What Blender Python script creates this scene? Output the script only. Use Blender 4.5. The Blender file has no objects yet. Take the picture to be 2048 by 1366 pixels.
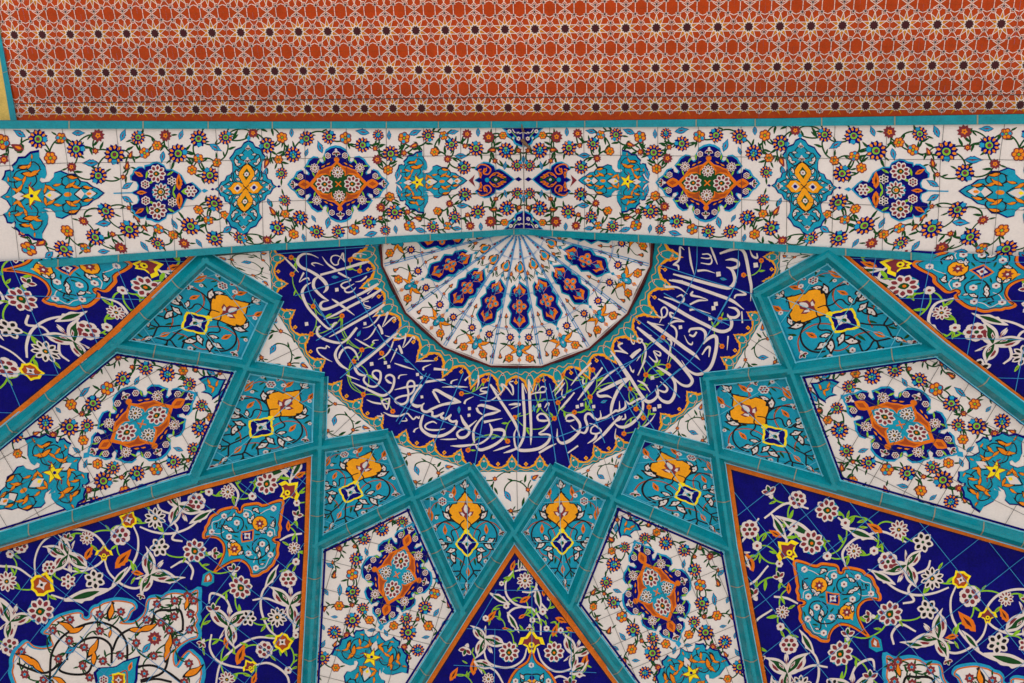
import bpy, math, random
import numpy as np

# ------------------------------------------------------------------ camera, sky, sun, exposure
D = 6.0                      # metres per model unit (height of the inscription ring above the eye)
EYE = 1.6                    # eye height of the photographer
scene = bpy.context.scene
FPX, PITCH, YAW, ROLL, CAMX = 1340.0, math.radians(71), -0.0633133, 0.00724034, 0.0653374
AXY = 0.1941955              # distance from the eye to the arch plane that holds the vault's axis (units)

def cam_axes():
    cp, sp = math.cos(PITCH), math.sin(PITCH)
    f = np.array([0, cp, sp]); u = np.array([0, -sp, cp]); r = np.array([1., 0, 0])
    cy, sy = math.cos(YAW), math.sin(YAW)
    f2 = f*cy + r*sy; r2 = r*cy - f*sy
    cr, sr = math.cos(ROLL), math.sin(ROLL)
    return r2*cr + u*sr, u*cr - r2*sr, f2
CR, CU, CF = cam_axes()
CAM = np.array([CAMX, 0., 0.])
cam_d = bpy.data.cameras.new('camera')
cam = bpy.data.objects.new('camera', cam_d)
scene.collection.objects.link(cam)
from mathutils import Matrix
cam.matrix_world = Matrix(((CR[0], CU[0], -CF[0], CAM[0]*D), (CR[1], CU[1], -CF[1], CAM[1]*D),
                           (CR[2], CU[2], -CF[2], EYE), (0, 0, 0, 1)))
cam_d.sensor_width = 36.0
cam_d.lens = FPX/2048*36.0
cam_d.clip_start = 0.05; cam_d.clip_end = 2000
scene.camera = cam

world = bpy.data.worlds.new('World'); scene.world = world; world.use_nodes = True
nt = world.node_tree; bg = nt.nodes['Background']
sky = nt.nodes.new('ShaderNodeTexSky'); sky.sky_type = 'NISHITA'; sky.sun_disc = False
SUN_EL, SUN_AZ = math.radians(48), math.radians(205)     # azimuth clockwise from +y: the sun stands behind the viewer
sky.sun_elevation = SUN_EL; sky.sun_rotation = SUN_AZ
nt.links.new(sky.outputs[0], bg.inputs[0]); bg.inputs[1].default_value = 0.12
sun_d = bpy.data.lights.new('sun', 'SUN'); sun_d.energy = 3.6; sun_d.angle = math.radians(0.5); sun_d.color = (1, .965, .93)
sun = bpy.data.objects.new('sun', sun_d); scene.collection.objects.link(sun)
from mathutils import Vector
sdir = Vector((math.sin(SUN_AZ)*math.cos(SUN_EL), math.cos(SUN_AZ)*math.cos(SUN_EL), math.sin(SUN_EL)))
sun.rotation_euler = sdir.to_track_quat('Z', 'Y').to_euler(); sun.location = (0, -8, 14)
scene.view_settings.view_transform = 'Standard'; scene.view_settings.look = 'None'
scene.view_settings.exposure = 0.8; scene.view_settings.gamma = 1.0
scene.cycles.use_denoising = True
scene.cycles.max_bounces = 8; scene.cycles.diffuse_bounces = 5

# ------------------------------------------------------------------ glazes
def lin(c):
    c = c/255.
    return c/12.92 if c <= .04045 else ((c+.055)/1.055)**2.4
PAL = {  # name: sRGB of the glaze
 'white': (226, 216, 208), 'letter': (220, 206, 198), 'navy': (9, 6, 104), 'teal': (10, 132, 142), 'turq': (14, 146, 172), 'cyan': (28, 150, 190),
 'orange': (232, 132, 18), 'flame': (222, 112, 14), 'gold': (240, 158, 20), 'brown': (78, 26, 24), 'maroon': (128, 44, 52), 'green': (18, 70, 26),
 'lime': (132, 184, 30), 'black': (24, 20, 22), 'yellow': (246, 218, 20), 'terra': (180, 60, 8), 'ochre': (214, 136, 12),
 'star': (70, 26, 28), 'line': (236, 214, 196), 'rust': (170, 72, 22), 'joint': (70, 66, 62), 'paleblue': (56, 140, 196), 'pink': (222, 172, 160),
 'plaster': (214, 176, 92), 'trim': (8, 134, 146), 'metal': (120, 92, 66), 'strip': (206, 104, 22), 'grout': (150, 142, 116), 'aqua': (96, 190, 212),
 'stone': (198, 194, 190), 'wall': (196, 186, 168),
}
PN = list(PAL); PI_ = {k: i for i, k in enumerate(PN)}
MATS = []
def make_mat(name, rgb):
    m = bpy.data.materials.new(name+'_glaze'); m.use_nodes = True
    t = m.node_tree; b = t.nodes['Principled BSDF']
    tc = t.nodes.new('ShaderNodeTexCoord')
    n1 = t.nodes.new('ShaderNodeTexNoise'); n1.inputs['Scale'].default_value = 9; n1.inputs['Detail'].default_value = 5
    n2 = t.nodes.new('ShaderNodeTexNoise'); n2.inputs['Scale'].default_value = 70; n2.inputs['Detail'].default_value = 3
    t.links.new(tc.outputs['Object'], n1.inputs['Vector']); t.links.new(tc.outputs['Object'], n2.inputs['Vector'])
    add = t.nodes.new('ShaderNodeMath'); add.operation = 'ADD'
    t.links.new(n1.outputs[0], add.inputs[0]); t.links.new(n2.outputs[0], add.inputs[1])
    mr = t.nodes.new('ShaderNodeMapRange'); mr.inputs[1].default_value = .6; mr.inputs[2].default_value = 1.4
    amp = {'white': .07, 'letter': .05, 'navy': .4, 'trim': .25, 'teal': .22, 'turq': .22, 'cyan': .22, 'terra': .22, 'plaster': .25, 'strip': .35}.get(name, .16)
    mr.inputs[3].default_value = 1-amp; mr.inputs[4].default_value = 1+amp
    t.links.new(add.outputs[0], mr.inputs[0])
    mul = t.nodes.new('ShaderNodeVectorMath'); mul.operation = 'SCALE'
    mul.inputs[0].default_value = [lin(v) for v in rgb]
    t.links.new(mr.outputs[0], mul.inputs['Scale']); t.links.new(mul.outputs[0], b.inputs['Base Color'])
    matte = name in ('plaster', 'stone', 'wall', 'joint', 'grout')
    b.inputs['Roughness'].default_value = .85 if matte else .2
    b.inputs['Specular IOR Level'].default_value = {'trim': .22, 'navy': .05, 'star': .1}.get(name, .1)
    bp = t.nodes.new('ShaderNodeBump'); bp.inputs['Strength'].default_value = .5 if matte else .08; bp.inputs['Distance'].default_value = .01
    n3 = t.nodes.new('ShaderNodeTexNoise'); n3.inputs['Scale'].default_value = 14; n3.inputs['Detail'].default_value = 2
    t.links.new(tc.outputs['Object'], n3.inputs['Vector']); t.links.new(n3.outputs[0], bp.inputs['Height']); t.links.new(bp.outputs[0], b.inputs['Normal'])
    return m
for k in PN: MATS.append(make_mat(k, PAL[k]))

# ------------------------------------------------------------------ surfaces of the vault
def rays(P):
    P = np.asarray(P, float).reshape(-1, 2)
    return CF[None]*FPX + np.outer(P[:, 0]-1024, CR) - np.outer(P[:, 1]-683, CU)
def zdome(r): return 1.165 - .38*r - .17*r*r
CROWNX = .0115                   # the arch's crown lies a little right of the vault's axis
def zarch(x): return 1.153 - .45*np.abs(x-CROWNX)
def solve(P, fz):
    d = rays(P); d = d/d[:, 2:3]
    a = np.full(len(d), .25); b = np.full(len(d), 1.6)
    for _ in range(45):
        m = (a+b)/2; X = CAM + d*m[:, None]
        up = X[:, 2] > fz(X)
        b = np.where(up, m, b); a = np.where(up, a, m)
    return CAM + d*((a+b)/2)[:, None]
def unit(v): return v/np.linalg.norm(v, axis=-1, keepdims=True)
class Dome:                                     # surface of revolution about the vertical through the arch's apex
    flute = 0.0
    def __call__(s, P):
        X = solve(P, lambda X: zdome(np.hypot(X[:, 0], X[:, 1]-AXY)))
        return X, s.normal(X)
    def normal(s, X):
        dx, dy = X[:, 0], X[:, 1]-AXY; r = np.hypot(dx, dy)+1e-9
        sl = -.38-.34*r
        return -unit(np.stack([-sl*dx/r, -sl*dy/r, np.ones_like(r)], 1))
DOME = Dome()
def dome_polar(deg, r):
    deg, r = np.broadcast_arrays(np.radians(np.asarray(deg, float)), np.asarray(r, float))
    X = np.stack([r*np.sin(deg), AXY+r*np.cos(deg), zdome(r)], -1).reshape(-1, 3)
    return X
def project(X):
    d = X-CAM; z = d@CF
    return np.stack([1024+FPX*(d@CR)/z, 683-FPX*(d@CU)/z], -1)
class Soffit:                                   # underside of the pointed arch
    def __call__(s, P):
        X = solve(P, lambda X: zarch(X[:, 0])); return X, s.normal(X)
    def normal(s, X):
        sl = -.45*np.sign(X[:, 0]-CROWNX)
        return -unit(np.stack([-sl, np.zeros(len(X)), np.ones(len(X))], 1))
SOFFIT = Soffit()
class Plane:
    def __init__(s, corners, sink=0.0, base=DOME):
        X, N = base(corners); c = X.mean(0); n = np.linalg.svd(X-c)[2][2]
        if n@N.mean(0) < 0: n = -n
        s.n = n; s.c = c - n*sink
    def __call__(s, P):
        d = rays(P); t = ((s.c-CAM)@s.n)/(d@s.n)
        return CAM + d*t[:, None], np.repeat(s.n[None], len(d), 0)

# ------------------------------------------------------------------ mesh collector
EPS = .0007
def to_world(X): return np.asarray(X)*D + np.array([0, 0, EYE])
class Mesh:
    def __init__(s): s.v = []; s.f = []; s.m = []; s.n = 0
    def face(s, W, col):                        # W: world points (n,3)
        k = len(W); s.v.append(W); s.f.append(tuple(range(s.n, s.n+k))); s.m.append(PI_[col]); s.n += k
    def grid(s, W, nu, nv, col):                # W: (nu*nv,3) shared vertices
        s.v.append(W); c = PI_[col]
        for i in range(nu-1):
            for j in range(nv-1):
                a = s.n+i*nv+j; s.f.append((a, a+1, a+nv+1, a+nv)); s.m.append(c)
        s.n += nu*nv
    def build(s, name, parent=None, smooth=False):
        me = bpy.data.meshes.new(name)
        V = np.concatenate(s.v) if s.v else np.zeros((0, 3))
        used = sorted(set(s.m)); mp = {c: i for i, c in enumerate(used)}
        org = np.array([0., 0., 0.])
        if len(V) and parent is None: org = V.mean(0); V = V-org
        me.from_pydata([tuple(p) for p in V], [], s.f)
        for c in used: me.materials.append(MATS[c])
        me.polygons.foreach_set('material_index', [mp[c] for c in s.m])
        if smooth: me.polygons.foreach_set('use_smooth', [True]*len(s.f))
        me.update()
        o = bpy.data.objects.new(name, me); scene.collection.objects.link(o)
        if parent is None: o.location = org
        else:
            o.parent = parent; o.matrix_parent_inverse = Matrix.Translation(-Vector(parent.location))
        return o
def tag(o, label=None, cat=None, group=None, kind=None):
    if label: o['label'] = label
    if cat: o['category'] = cat
    if group: o['group'] = group
    if kind: o['kind'] = kind
    return o
def thing(name, X, label, cat, group=None):
    o = bpy.data.objects.new(name, None); o.empty_display_size = .1; scene.collection.objects.link(o)
    o.location = [float(v) for v in to_world(X)]
    return tag(o, label, cat, group)

# ------------------------------------------------------------------ drawing glaze shapes on a surface
def area2(P): return np.sum(P[:, 0]*np.roll(P[:, 1], -1)-np.roll(P[:, 0], -1)*P[:, 1])
def clip_poly(P, C):                            # Sutherland-Hodgman, C convex with positive area
    out = [tuple(p) for p in P]
    for i in range(len(C)):
        a, b = C[i], C[(i+1) % len(C)]; inp, out = out, []
        if not inp: return None
        ex, ey = b[0]-a[0], b[1]-a[1]
        s = [ex*(p[1]-a[1])-ey*(p[0]-a[0]) for p in inp]
        for k in range(len(inp)):
            p, q = inp[k], inp[(k+1) % len(inp)]; sp, sq = s[k], s[(k+1) % len(inp)]
            if sp >= 0: out.append(p)
            if (sp >= 0) != (sq >= 0):
                t = sp/(sp-sq); out.append((p[0]+t*(q[0]-p[0]), p[1]+t*(q[1]-p[1])))
    return np.array(out) if len(out) > 2 else None
def crom(P, W=None, n=6, closed=False):
    P = np.asarray(P, float); k = len(P)
    W = np.full(k, 1.) if W is None else np.asarray(W, float)
    Q = np.column_stack([P, W])
    if k == 2 and not closed:
        t = np.linspace(0, 1, n+1)[:, None]; R = Q[0]*(1-t)+Q[1]*t; return R[:, :2], R[:, 2]
    if closed: E = np.vstack([Q[-1], Q, Q[0], Q[1]])
    else: E = np.vstack([2*Q[0]-Q[1], Q, 2*Q[-1]-Q[-2]])
    out = []; segs = k if closed else k-1
    for i in range(segs):
        p0, p1, p2, p3 = E[i], E[i+1], E[i+2], E[i+3]
        for t in np.arange(n)/n:
            out.append(.5*((2*p1)+(-p0+p2)*t+(2*p0-5*p1+4*p2-p3)*t*t+(-p0+3*p1-3*p2+p3)*t**3))
    if not closed: out.append(Q[-1])
    R = np.array(out); return R[:, :2], np.maximum(R[:, 2], .05)
class Art:
    def __init__(s, surf, clip=None, post=None):
        s.surf = surf; s.mesh = Mesh(); s.clip = None; s.M = np.eye(3); s.stack = []; s.k = 0; s.post = post; s.base = 0
        if clip is not None:
            c = np.asarray(clip, float); s.clip = c if area2(c) > 0 else c[::-1]
    def new(s): m = s.mesh; s.mesh = Mesh(); return m
    def push(s, x=0, y=0, sc=1, rot=0, sy=None, M=None):
        s.stack.append(s.M)
        if M is None:
            c, q = math.cos(math.radians(rot)), math.sin(math.radians(rot)); sy = sc if sy is None else sy
            M = np.array([[c*sc, -q*sy, x], [q*sc, c*sy, y], [0, 0, 1]])
        s.M = s.M@M
    def pop(s): s.M = s.stack.pop()
    def tf(s, P):
        P = np.asarray(P, float); H = np.column_stack([P, np.ones(len(P))])@s.M.T
        return H[:, :2]/H[:, 2:3]
    def lift(s, P, L):
        if s.post is not None: X, N = s.post(P)
        else: X, N = s.surf(P)
        return to_world(X) + N*(EPS*L)
    def off(s, L):
        s.k = (s.k+1) % 60
        return s.base+L+s.k*.008
    def raw(s, P, col, L):                      # P already in surface coordinates
        if s.clip is not None:
            P = clip_poly(P, s.clip)
            if P is None: return
        W = s.lift(P, L)
        s.mesh.face(W, col)
    def poly(s, P, col, L=1, smooth=0):
        P = np.asarray(P, float)
        if smooth: P = crom(P, n=smooth, closed=True)[0]
        s.raw(s.tf(P), col, s.off(L))
    def blob(s, P, col, L=1, smooth=0, rings=3, center=None):   # star-shaped fill that follows a curved surface
        P = np.asarray(P, float)
        if smooth: P = crom(P, n=smooth, closed=True)[0]
        P = s.tf(P); c = P.mean(0) if center is None else s.tf([center])[0]; L = s.off(L); n = len(P)
        pr = c+(P-c)*(1/rings)
        for i in range(n): s.raw(np.array([c, pr[i], pr[(i+1) % n]]), col, L)
        for k in range(1, rings):
            a, b = c+(P-c)*(k/rings), c+(P-c)*((k+1)/rings)
            for i in range(n):
                j = (i+1) % n; s.raw(np.array([a[i], b[i], b[j], a[j]]), col, L)
    def fill(s, P, col, L=1, smooth=0, rings=3, center=None): s.poly(P, col, L, smooth)
    def stroke(s, P, w, col, L=1, n=6, closed=False, smooth=True):
        P = np.asarray(P, float)
        W = np.full(len(P), float(w)) if np.isscalar(w) else np.interp(np.linspace(0, 1, len(P)), np.linspace(0, 1, len(w)), w)
        if smooth: P, W = crom(P, W, n, closed)
        L = s.off(L)
        if closed: T = np.roll(P, -1, 0)-np.roll(P, 1, 0)
        else: T = np.gradient(P, axis=0)
        T = T/(np.linalg.norm(T, axis=1, keepdims=True)+1e-9); N = np.stack([-T[:, 1], T[:, 0]], 1)
        A = s.tf(P+N*W[:, None]/2); B = s.tf(P-N*W[:, None]/2); m = len(P)
        for i in range(m if closed else m-1):
            j = (i+1) % m; s.raw(np.array([A[i], B[i], B[j], A[j]]), col, L+.25*i/m)
    def dot(s, x, y, r, col, L=1, n=10, ry=None, rot=0):
        a = np.linspace(0, 2*np.pi, n, endpoint=False); ry = r if ry is None else ry
        c, q = math.cos(math.radians(rot)), math.sin(math.radians(rot)); ex, ey = r*np.cos(a), ry*np.sin(a)
        s.poly(np.stack([x+c*ex-q*ey, y+q*ex+c*ey], 1), col, L)
def rad(n, r0, r1, ph=0):                       # star outline with n points
    a = np.radians(ph)+np.arange(2*n)*np.pi/n; r = np.where(np.arange(2*n) % 2 == 0, r1, r0)
    return np.stack([r*np.sin(a), -r*np.cos(a)], 1)
def petal(a, r0, r1, w):                        # pointed petal along angle a (deg, clockwise from up)
    c, q = math.cos(math.radians(a)), math.sin(math.radians(a)); m = r0*.45+r1*.55
    P = np.array([(0, -r0), (w*.7, -(r0*.75+r1*.25)), (w, -m), (w*.6, -(r0*.15+r1*.85)), (0, -r1), (-w*.6, -(r0*.15+r1*.85)), (-w, -m), (-w*.7, -(r0*.75+r1*.25))])
    return np.stack([c*P[:, 0]-q*P[:, 1], q*P[:, 0]+c*P[:, 1]], 1)
def homog(src, dst):
    A = []
    for (x, y), (u, v) in zip(src, dst):
        A.append([x, y, 1, 0, 0, 0, -u*x, -u*y, -u]); A.append([0, 0, 0, x, y, 1, -v*x, -v*y, -v])
    h = np.linalg.svd(np.array(A, float))[2][-1]; return h.reshape(3, 3)/h[-1]
def affine(src, dst):
    S = np.column_stack([np.array(src, float), np.ones(3)]); R = np.linalg.solve(S, np.array(dst, float)).T
    return np.vstack([R, [0, 0, 1]])
# ------------------------------------------------------------------ flowers and leaves, unit size, growing along -y
def m_blue(A, v=0):
    A.poly(rad(12, .84, 1.05, 8), 'navy', 3)
    k = 10
    for i in range(k):
        a = i*36+(18 if v else 0)
        if v == 1 and i in (4, 5): continue
        A.poly(petal(a, .5, .92, .135), 'orange', 4)
    if v == 2:
        for i in range(6): A.dot(.3*math.cos(i*1.05), .3*math.sin(i*1.05), .13, 'cyan', 4, 7)
        A.dot(0, 0, .12, 'lime', 5, 6); A.dot(0, .3, .16, 'lime', 5, 6)
    else:
        A.dot(0, .04, .38, 'lime', 4, 9); A.dot(0, 0, .22, 'navy', 5, 7); A.poly(rad(5, .12, .22), 'maroon', 6)
        A.poly([(-.2, .5), (.2, .5), (.28, .82), (0, .98), (-.28, .82)], 'cyan', 5)
        if v == 1: A.dot(.42, -.05, .1, 'cyan', 5, 6); A.dot(-.42, -.05, .1, 'cyan', 5, 6)
def m_orange(A, v=0):
    for i in range(6): A.dot(.58*math.sin(i*1.047), -.58*math.cos(i*1.047), .46, 'maroon', 3, 8)
    A.dot(0, 0, .5, 'maroon', 3.3, 8)
    for i in range(6): A.dot(.58*math.sin(i*1.047), -.58*math.cos(i*1.047), .27, 'cyan' if v and i in (1, 4) else 'orange', 4, 7, .3)
    A.dot(0, 0, .2, 'lime', 4, 7)
def m_star(A, v=0):
    A.poly(rad(10 if v == 0 else 7, .76, 1.05), 'maroon', 3); A.poly(rad(5, .3, .48), 'orange', 4); A.dot(0, 0, .14, 'maroon', 5, 6)
def m_small(A, v=0):
    A.poly(rad(6, .72, 1.05), 'maroon', 3); A.dot(0, 0, .45, 'orange', 4, 7); A.dot(0, 0, .16, 'maroon', 5, 6)
def m_bud(A, v=0):
    A.poly([(0, .9), (.5, .35), (.42, -.3), (.05, -1.15), (-.42, -.3), (-.5, .35)], 'maroon', 3, 3)
    A.poly([(0, .55), (.22, .15), (0, -.55), (-.22, .15)], 'orange', 4, 3)
    A.poly([(0, .95), (.62, .75), (.85, .05), (.4, .45)], 'cyan' if v else 'green', 3.5); A.poly([(0, .95), (-.62, .75), (-.85, .05), (-.4, .45)], 'cyan' if v else 'green', 3.5)
def m_leaf(A, v=0):
    A.poly([(0, 1), (.34, .45), (.32, -.2), (.1, -1.1), (-.22, -.3), (-.2, .4)], 'green', 2, 3)
def m_tleaf(A, v=0):
    A.poly([(0, 1.1), (.3, .7), (.34, .5), (.5, .35), (.42, .1), (.52, -.1), (.34, -.4), (.2, -.7), (-.02, -1.15), (-.2, -.65), (-.4, -.3), (-.48, .1), (-.4, .5), (-.2, .8)], 'navy', 2)
    A.poly([(0, 1.0), (.22, .6), (.4, .33), (.33, .05), (.42, -.12), (.24, -.4), (-.02, -1.0), (-.15, -.6), (-.32, -.28), (-.39, .1), (-.3, .5)], 'cyan', 3)
    A.poly([(0, .6), (.12, .1), (0, -.45), (-.12, .1)], 'maroon', 4)
def m_oleaf(A, v=0):
    A.poly([(0, 1.1), (.3, .75), (.28, .55), (.5, .3), (.4, .1), (.5, -.15), (.3, -.4), (.22, -.75), (0, -1.2), (-.2, -.7), (-.38, -.3), (-.46, .2), (-.3, .7)], 'flame', 3)
    A.poly([(0, .6), (.14, .1), (0, -.6), (-.14, .1)], 'brown', 4)
def m_wflower(A, v=0):                           # five small white petals
    for i in range(6): A.dot(.55*math.sin(i*1.047), -.55*math.cos(i*1.047), .48, 'letter', 4, 8)
    if v:
        for i in range(6): A.dot(.55*math.sin(i*1.047), -.55*math.cos(i*1.047), .25, 'maroon', 5, 6, .25)
        A.dot(0, 0, .3, 'letter', 5.4, 7); A.dot(0, 0, .2, 'green', 6, 7)
    else: A.dot(0, 0, .34, 'maroon', 5, 7)
def m_wstar(A, v=0):                             # pointed white petals with dark hearts
    c = ('black', 'maroon')[v % 2]
    for i in range(6): A.poly(petal(i*60, .1, 1.1, .38), 'letter', 4)
    for i in range(6): A.poly(petal(i*60, .35, .88, .2), c, 5)
    A.dot(0, 0, .24, 'letter', 6, 7); A.dot(0, 0, .16, 'green', 7, 7)
def m_lotus(A, v=0):                             # large white-edged lotus
    if v < 2: A.dot(0, .1, 1.0, 'turq', 3, 12)
    n = 9
    for i in range(n): A.poly(petal(i*360/n+(0 if i % 2 else 4), .1, 1.15, .36), 'letter', 4+.03*i)
    for i in range(n): A.poly(petal(i*360/n, .45, .98, .19), 'maroon' if (v != 1 or i % 2) else 'black', 5)
    A.poly(petal(180, -.5, .55, .45), 'letter', 6); A.poly(petal(180, -.4, .45, .34), 'green', 7); A.dot(0, .08, .15, 'flame', 8, 6)
def m_half(A, v=0):                              # half-open white lotus bud
    for a in (-62, 62, 0): A.poly(petal(a, -.5, 1.1, .42), 'letter', 4)
    for a in (-62, 62): A.poly(petal(a, .1, .92, .24), 'maroon', 5)
    A.poly(petal(0, .0, .92, .24), 'black' if v else 'green', 5.5); A.poly([(-.35, .35), (.35, .35), (.2, .75), (0, .9), (-.2, .75)], 'letter', 5)
def m_daisy(A, v=0):                             # many thin petals, white edged
    n = 10
    for i in range(n): A.poly(petal(i*36, .1, 1.05, .26), 'letter', 4)
    for i in range(n): A.poly(petal(i*36, .42, .9, .12), 'black' if v else 'maroon', 5)
    A.dot(0, 0, .3, 'letter', 5.5, 8); A.dot(0, 0, .24, 'green', 6, 8); A.dot(0, 0, .1, 'orange', 7, 6)
def m_round(A, v=0):                             # white rosette with eight round petals
    for i in range(8): A.dot(.62*math.sin(i*.785), -.62*math.cos(i*.785), .4, 'letter', 4, 8)
    A.dot(0, 0, .7, 'letter', 4.4, 9)
    for i in range(6): A.dot(.54*math.sin(i*1.047), -.54*math.cos(i*1.047), .22, 'maroon', 5, 7, .24)
    A.dot(0, 0, .2, 'green', 5, 7)
def m_yellow(A, v=0):                            # red and yellow crown flower
    P = [(-1, .1), (-.8, -.45), (-.45, -.5), (0, -1.1), (.45, -.5), (.8, -.45), (1, .1), (.7, .05), (.35, .25), (.2, .75), (0, .6), (-.2, .75), (-.35, .25), (-.7, .05)]
    A.poly(np.array(P)*1.12, 'yellow', 5); A.poly(np.array(P)*.78, 'maroon', 6); A.dot(0, .12, .26, 'yellow', 7, 8); A.dot(0, .1, .11, 'brown', 8, 6)
def m_square(A, v=0):                            # orange cartouche with a yellow edge and white heart
    P = rad(4, .95, 1.25, 45)
    P = np.array([(-1, -.9), (-.5, -.95), (0, -1.15), (.5, -.95), (1, -.9), (.9, -.3), (1.05, .2), (.8, .8), (.4, .85), (0, 1.1), (-.4, .85), (-.8, .8), (-1.05, .2), (-.9, -.3)])
    A.poly(P*1.08, 'yellow', 5); A.poly(P*.8, 'rust', 6); A.poly(rad(4, .3, .6), 'letter', 7); A.dot(0, 0, .17, 'black', 8, 6)
def m_lleaf(A, v=0):                             # lime leaf with a dark heart
    A.poly([(0, 1.1), (.3, .4), (.34, -.2), (.05, -1.15), (-.24, -.35), (-.22, .35)], 'lime', 2.6, 3)
    if v: A.poly([(.02, .35), (.14, -.1), (.04, -.6), (-.08, -.1)], 'maroon', 3.2)
def m_arab(A, v=0):                              # split white arabesque leaf
    A.poly([(0, 1.15), (.34, .75), (.5, .3), (.62, .0), (.98, -.2), (.55, .42), (.3, .62)], 'letter', 3, 3)
    A.poly([(-.02, 1.15), (.3, .7), (.42, .2), (.36, -.3), (.1, -.75), (-.3, -1.2), (-.2, -.8), (-.46, -.5), (-.56, 0), (-.44, .5), (-.2, .85)], 'letter', 3.3, 3)
    A.poly([(0, .85), (.16, .5), (.24, .2), (.2, -.2), (.0, -.55), (-.12, -.75), (-.1, -.35), (-.2, .1), (-.12, .5)], 'green', 4, 2)
    A.poly([(-.26, .3), (-.2, -.1), (-.22, -.45), (-.4, -.2), (-.4, .15)], 'maroon', 4.5)
    A.poly([(.4, .45), (.55, .18), (.72, .0), (.55, .3)], 'maroon', 4.5); A.poly([(.05, .5), (.2, .3), (.14, -.1), (.02, .1)], 'letter', 4.8); A.poly([(.07, .4), (.15, .28), (.12, .05), (.05, .15)], 'maroon', 5)
def m_arab2(A, v=0):                             # long white leaf with a green heart
    A.poly([(0, 1.2), (.2, .6), (.38, .3), (.3, .1), (.34, -.3), (.1, -.75), (.02, -1.35), (-.2, -.7), (-.3, -.1), (-.26, .4)], 'letter', 3, 3)
    A.poly([(0, .75), (.14, .3), (.16, -.2), (0, -.8), (-.14, -.2), (-.12, .3)], 'green', 4, 2)
def m_arab3(A, v=0):                             # three-lobed leaf cluster
    for r, s_, x, y, f in ((-40, .72, -.42, -.2, 1), (48, .66, .42, -.12, -1), (172, .6, .08, .72, 1)):
        A.push(x, y, s_*f, r, sy=s_); m_arab(A); A.pop()
def m_wleaf(A, v=0):                             # black edged white acanthus
    P = np.array([(0, 1.1), (.35, .75), (.3, .35), (.6, .1), (.5, -.35), (.2, -.6), (0, -1.2), (-.3, -.65), (-.5, -.2), (-.4, .35), (-.3, .7)])
    A.poly(P, 'black', 3, 2); A.poly(P*.62+np.array([0, .02]), 'letter', 4, 2); A.dot(.05, .1, .1, 'black', 5, 6)
def m_obit(A, v=0):                              # orange comma leaf edged in black
    P = np.array([(0, 1.1), (.3, .5), (.38, -.1), (.15, -.7), (-.1, -1.1), (-.15, -.4), (-.32, .2), (-.2, .8)])
    A.poly(P*1.15, 'black', 3, 2); A.poly(P*.86, 'orange', 4, 2)
MOT = dict(B=m_blue, O=m_orange, S=m_star, s=m_small, b=m_bud, l=m_leaf, t=m_tleaf, f=m_oleaf, w=m_wflower, W=m_wstar, L=m_lotus, H=m_half, D=m_daisy,
           R=m_round, Y=m_yellow, Q=m_square, e=m_lleaf, A=m_arab, a=m_arab2, C=m_arab3, k=m_wleaf, o=m_obit)
def put(A, kind, x, y, r, rot=0, v=0, flip=1, mesh=None):
    A.push(x, y, r*flip, rot, sy=r); MOT[kind](A, v); A.pop()
MB = 4
def putm(A, *a, **k):                             # a motif that lies on a medallion
    A.base += MB; put(A, *a, **k); A.base -= MB
def arc(p, q, bend):
    p, q = np.array(p, float), np.array(q, float); d = q-p; n = np.array([-d[1], d[0]])
    return [p, p+d*.3+n*bend*.8, p+d*.7+n*bend*.8, q]
def vines(A, pts, w, col, leaf, lr, rng, maxd=80, L=1, v=0, extra=.35, dens=1):
    """Stems that join neighbouring flowers (a spanning tree of near pairs) with leaves along them."""
    P = np.array([p[:2] for p in pts], float); n = len(P)
    if n < 2: return
    d = np.hypot(P[:, None, 0]-P[None, :, 0], P[:, None, 1]-P[None, :, 1]); inn = [0]; E = []
    out = set(range(1, n))
    while out:
        i, j = min(((i, j) for i in inn for j in out), key=lambda e: d[e]); inn.append(j); out.discard(j)
        if d[i, j] < maxd: E.append((i, j))
    for i in range(n):
        j = sorted(range(n), key=lambda k: d[i, k])[min(3, n-1)]
        if rng.random() < extra and d[i, j] < maxd: E.append((i, j))
    for i, j in E:
        b = rng.choice((-1, 1))*rng.uniform(.16, .34); c = arc(P[i], P[j], b)
        A.stroke(c, [w*.8, w*1.15, w*1.1, w*.8], col, L, 4)
        Q, _ = crom(c, n=4)
        for t in ((rng.uniform(.2, .4), rng.uniform(.6, .8)) if dens > .9 else (rng.uniform(.3, .7),)):
            k = int(t*(len(Q)-1)); g = Q[min(k+1, len(Q)-1)]-Q[max(k-1, 0)]; an = math.degrees(math.atan2(g[0], -g[1]))
            sd = rng.choice((-1, 1)); an += sd*rng.uniform(35, 60); s = lr*rng.uniform(.75, 1.2); a = math.radians(an)
            put(A, leaf, Q[k][0]+math.sin(a)*s*.95, Q[k][1]-math.cos(a)*s*.95, s, an, v if rng.random() < .4 else 0, flip=sd)
    for i in range(n):
        if rng.random() < .55*dens:
            an = rng.uniform(0, 360); r = (pts[i][2] if len(pts[i]) > 2 else lr)+lr*.7; a = math.radians(an)
            put(A, leaf, P[i][0]+math.sin(a)*r, P[i][1]-math.cos(a)*r, lr*.85, an, v, flip=rng.choice((-1, 1)))
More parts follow.
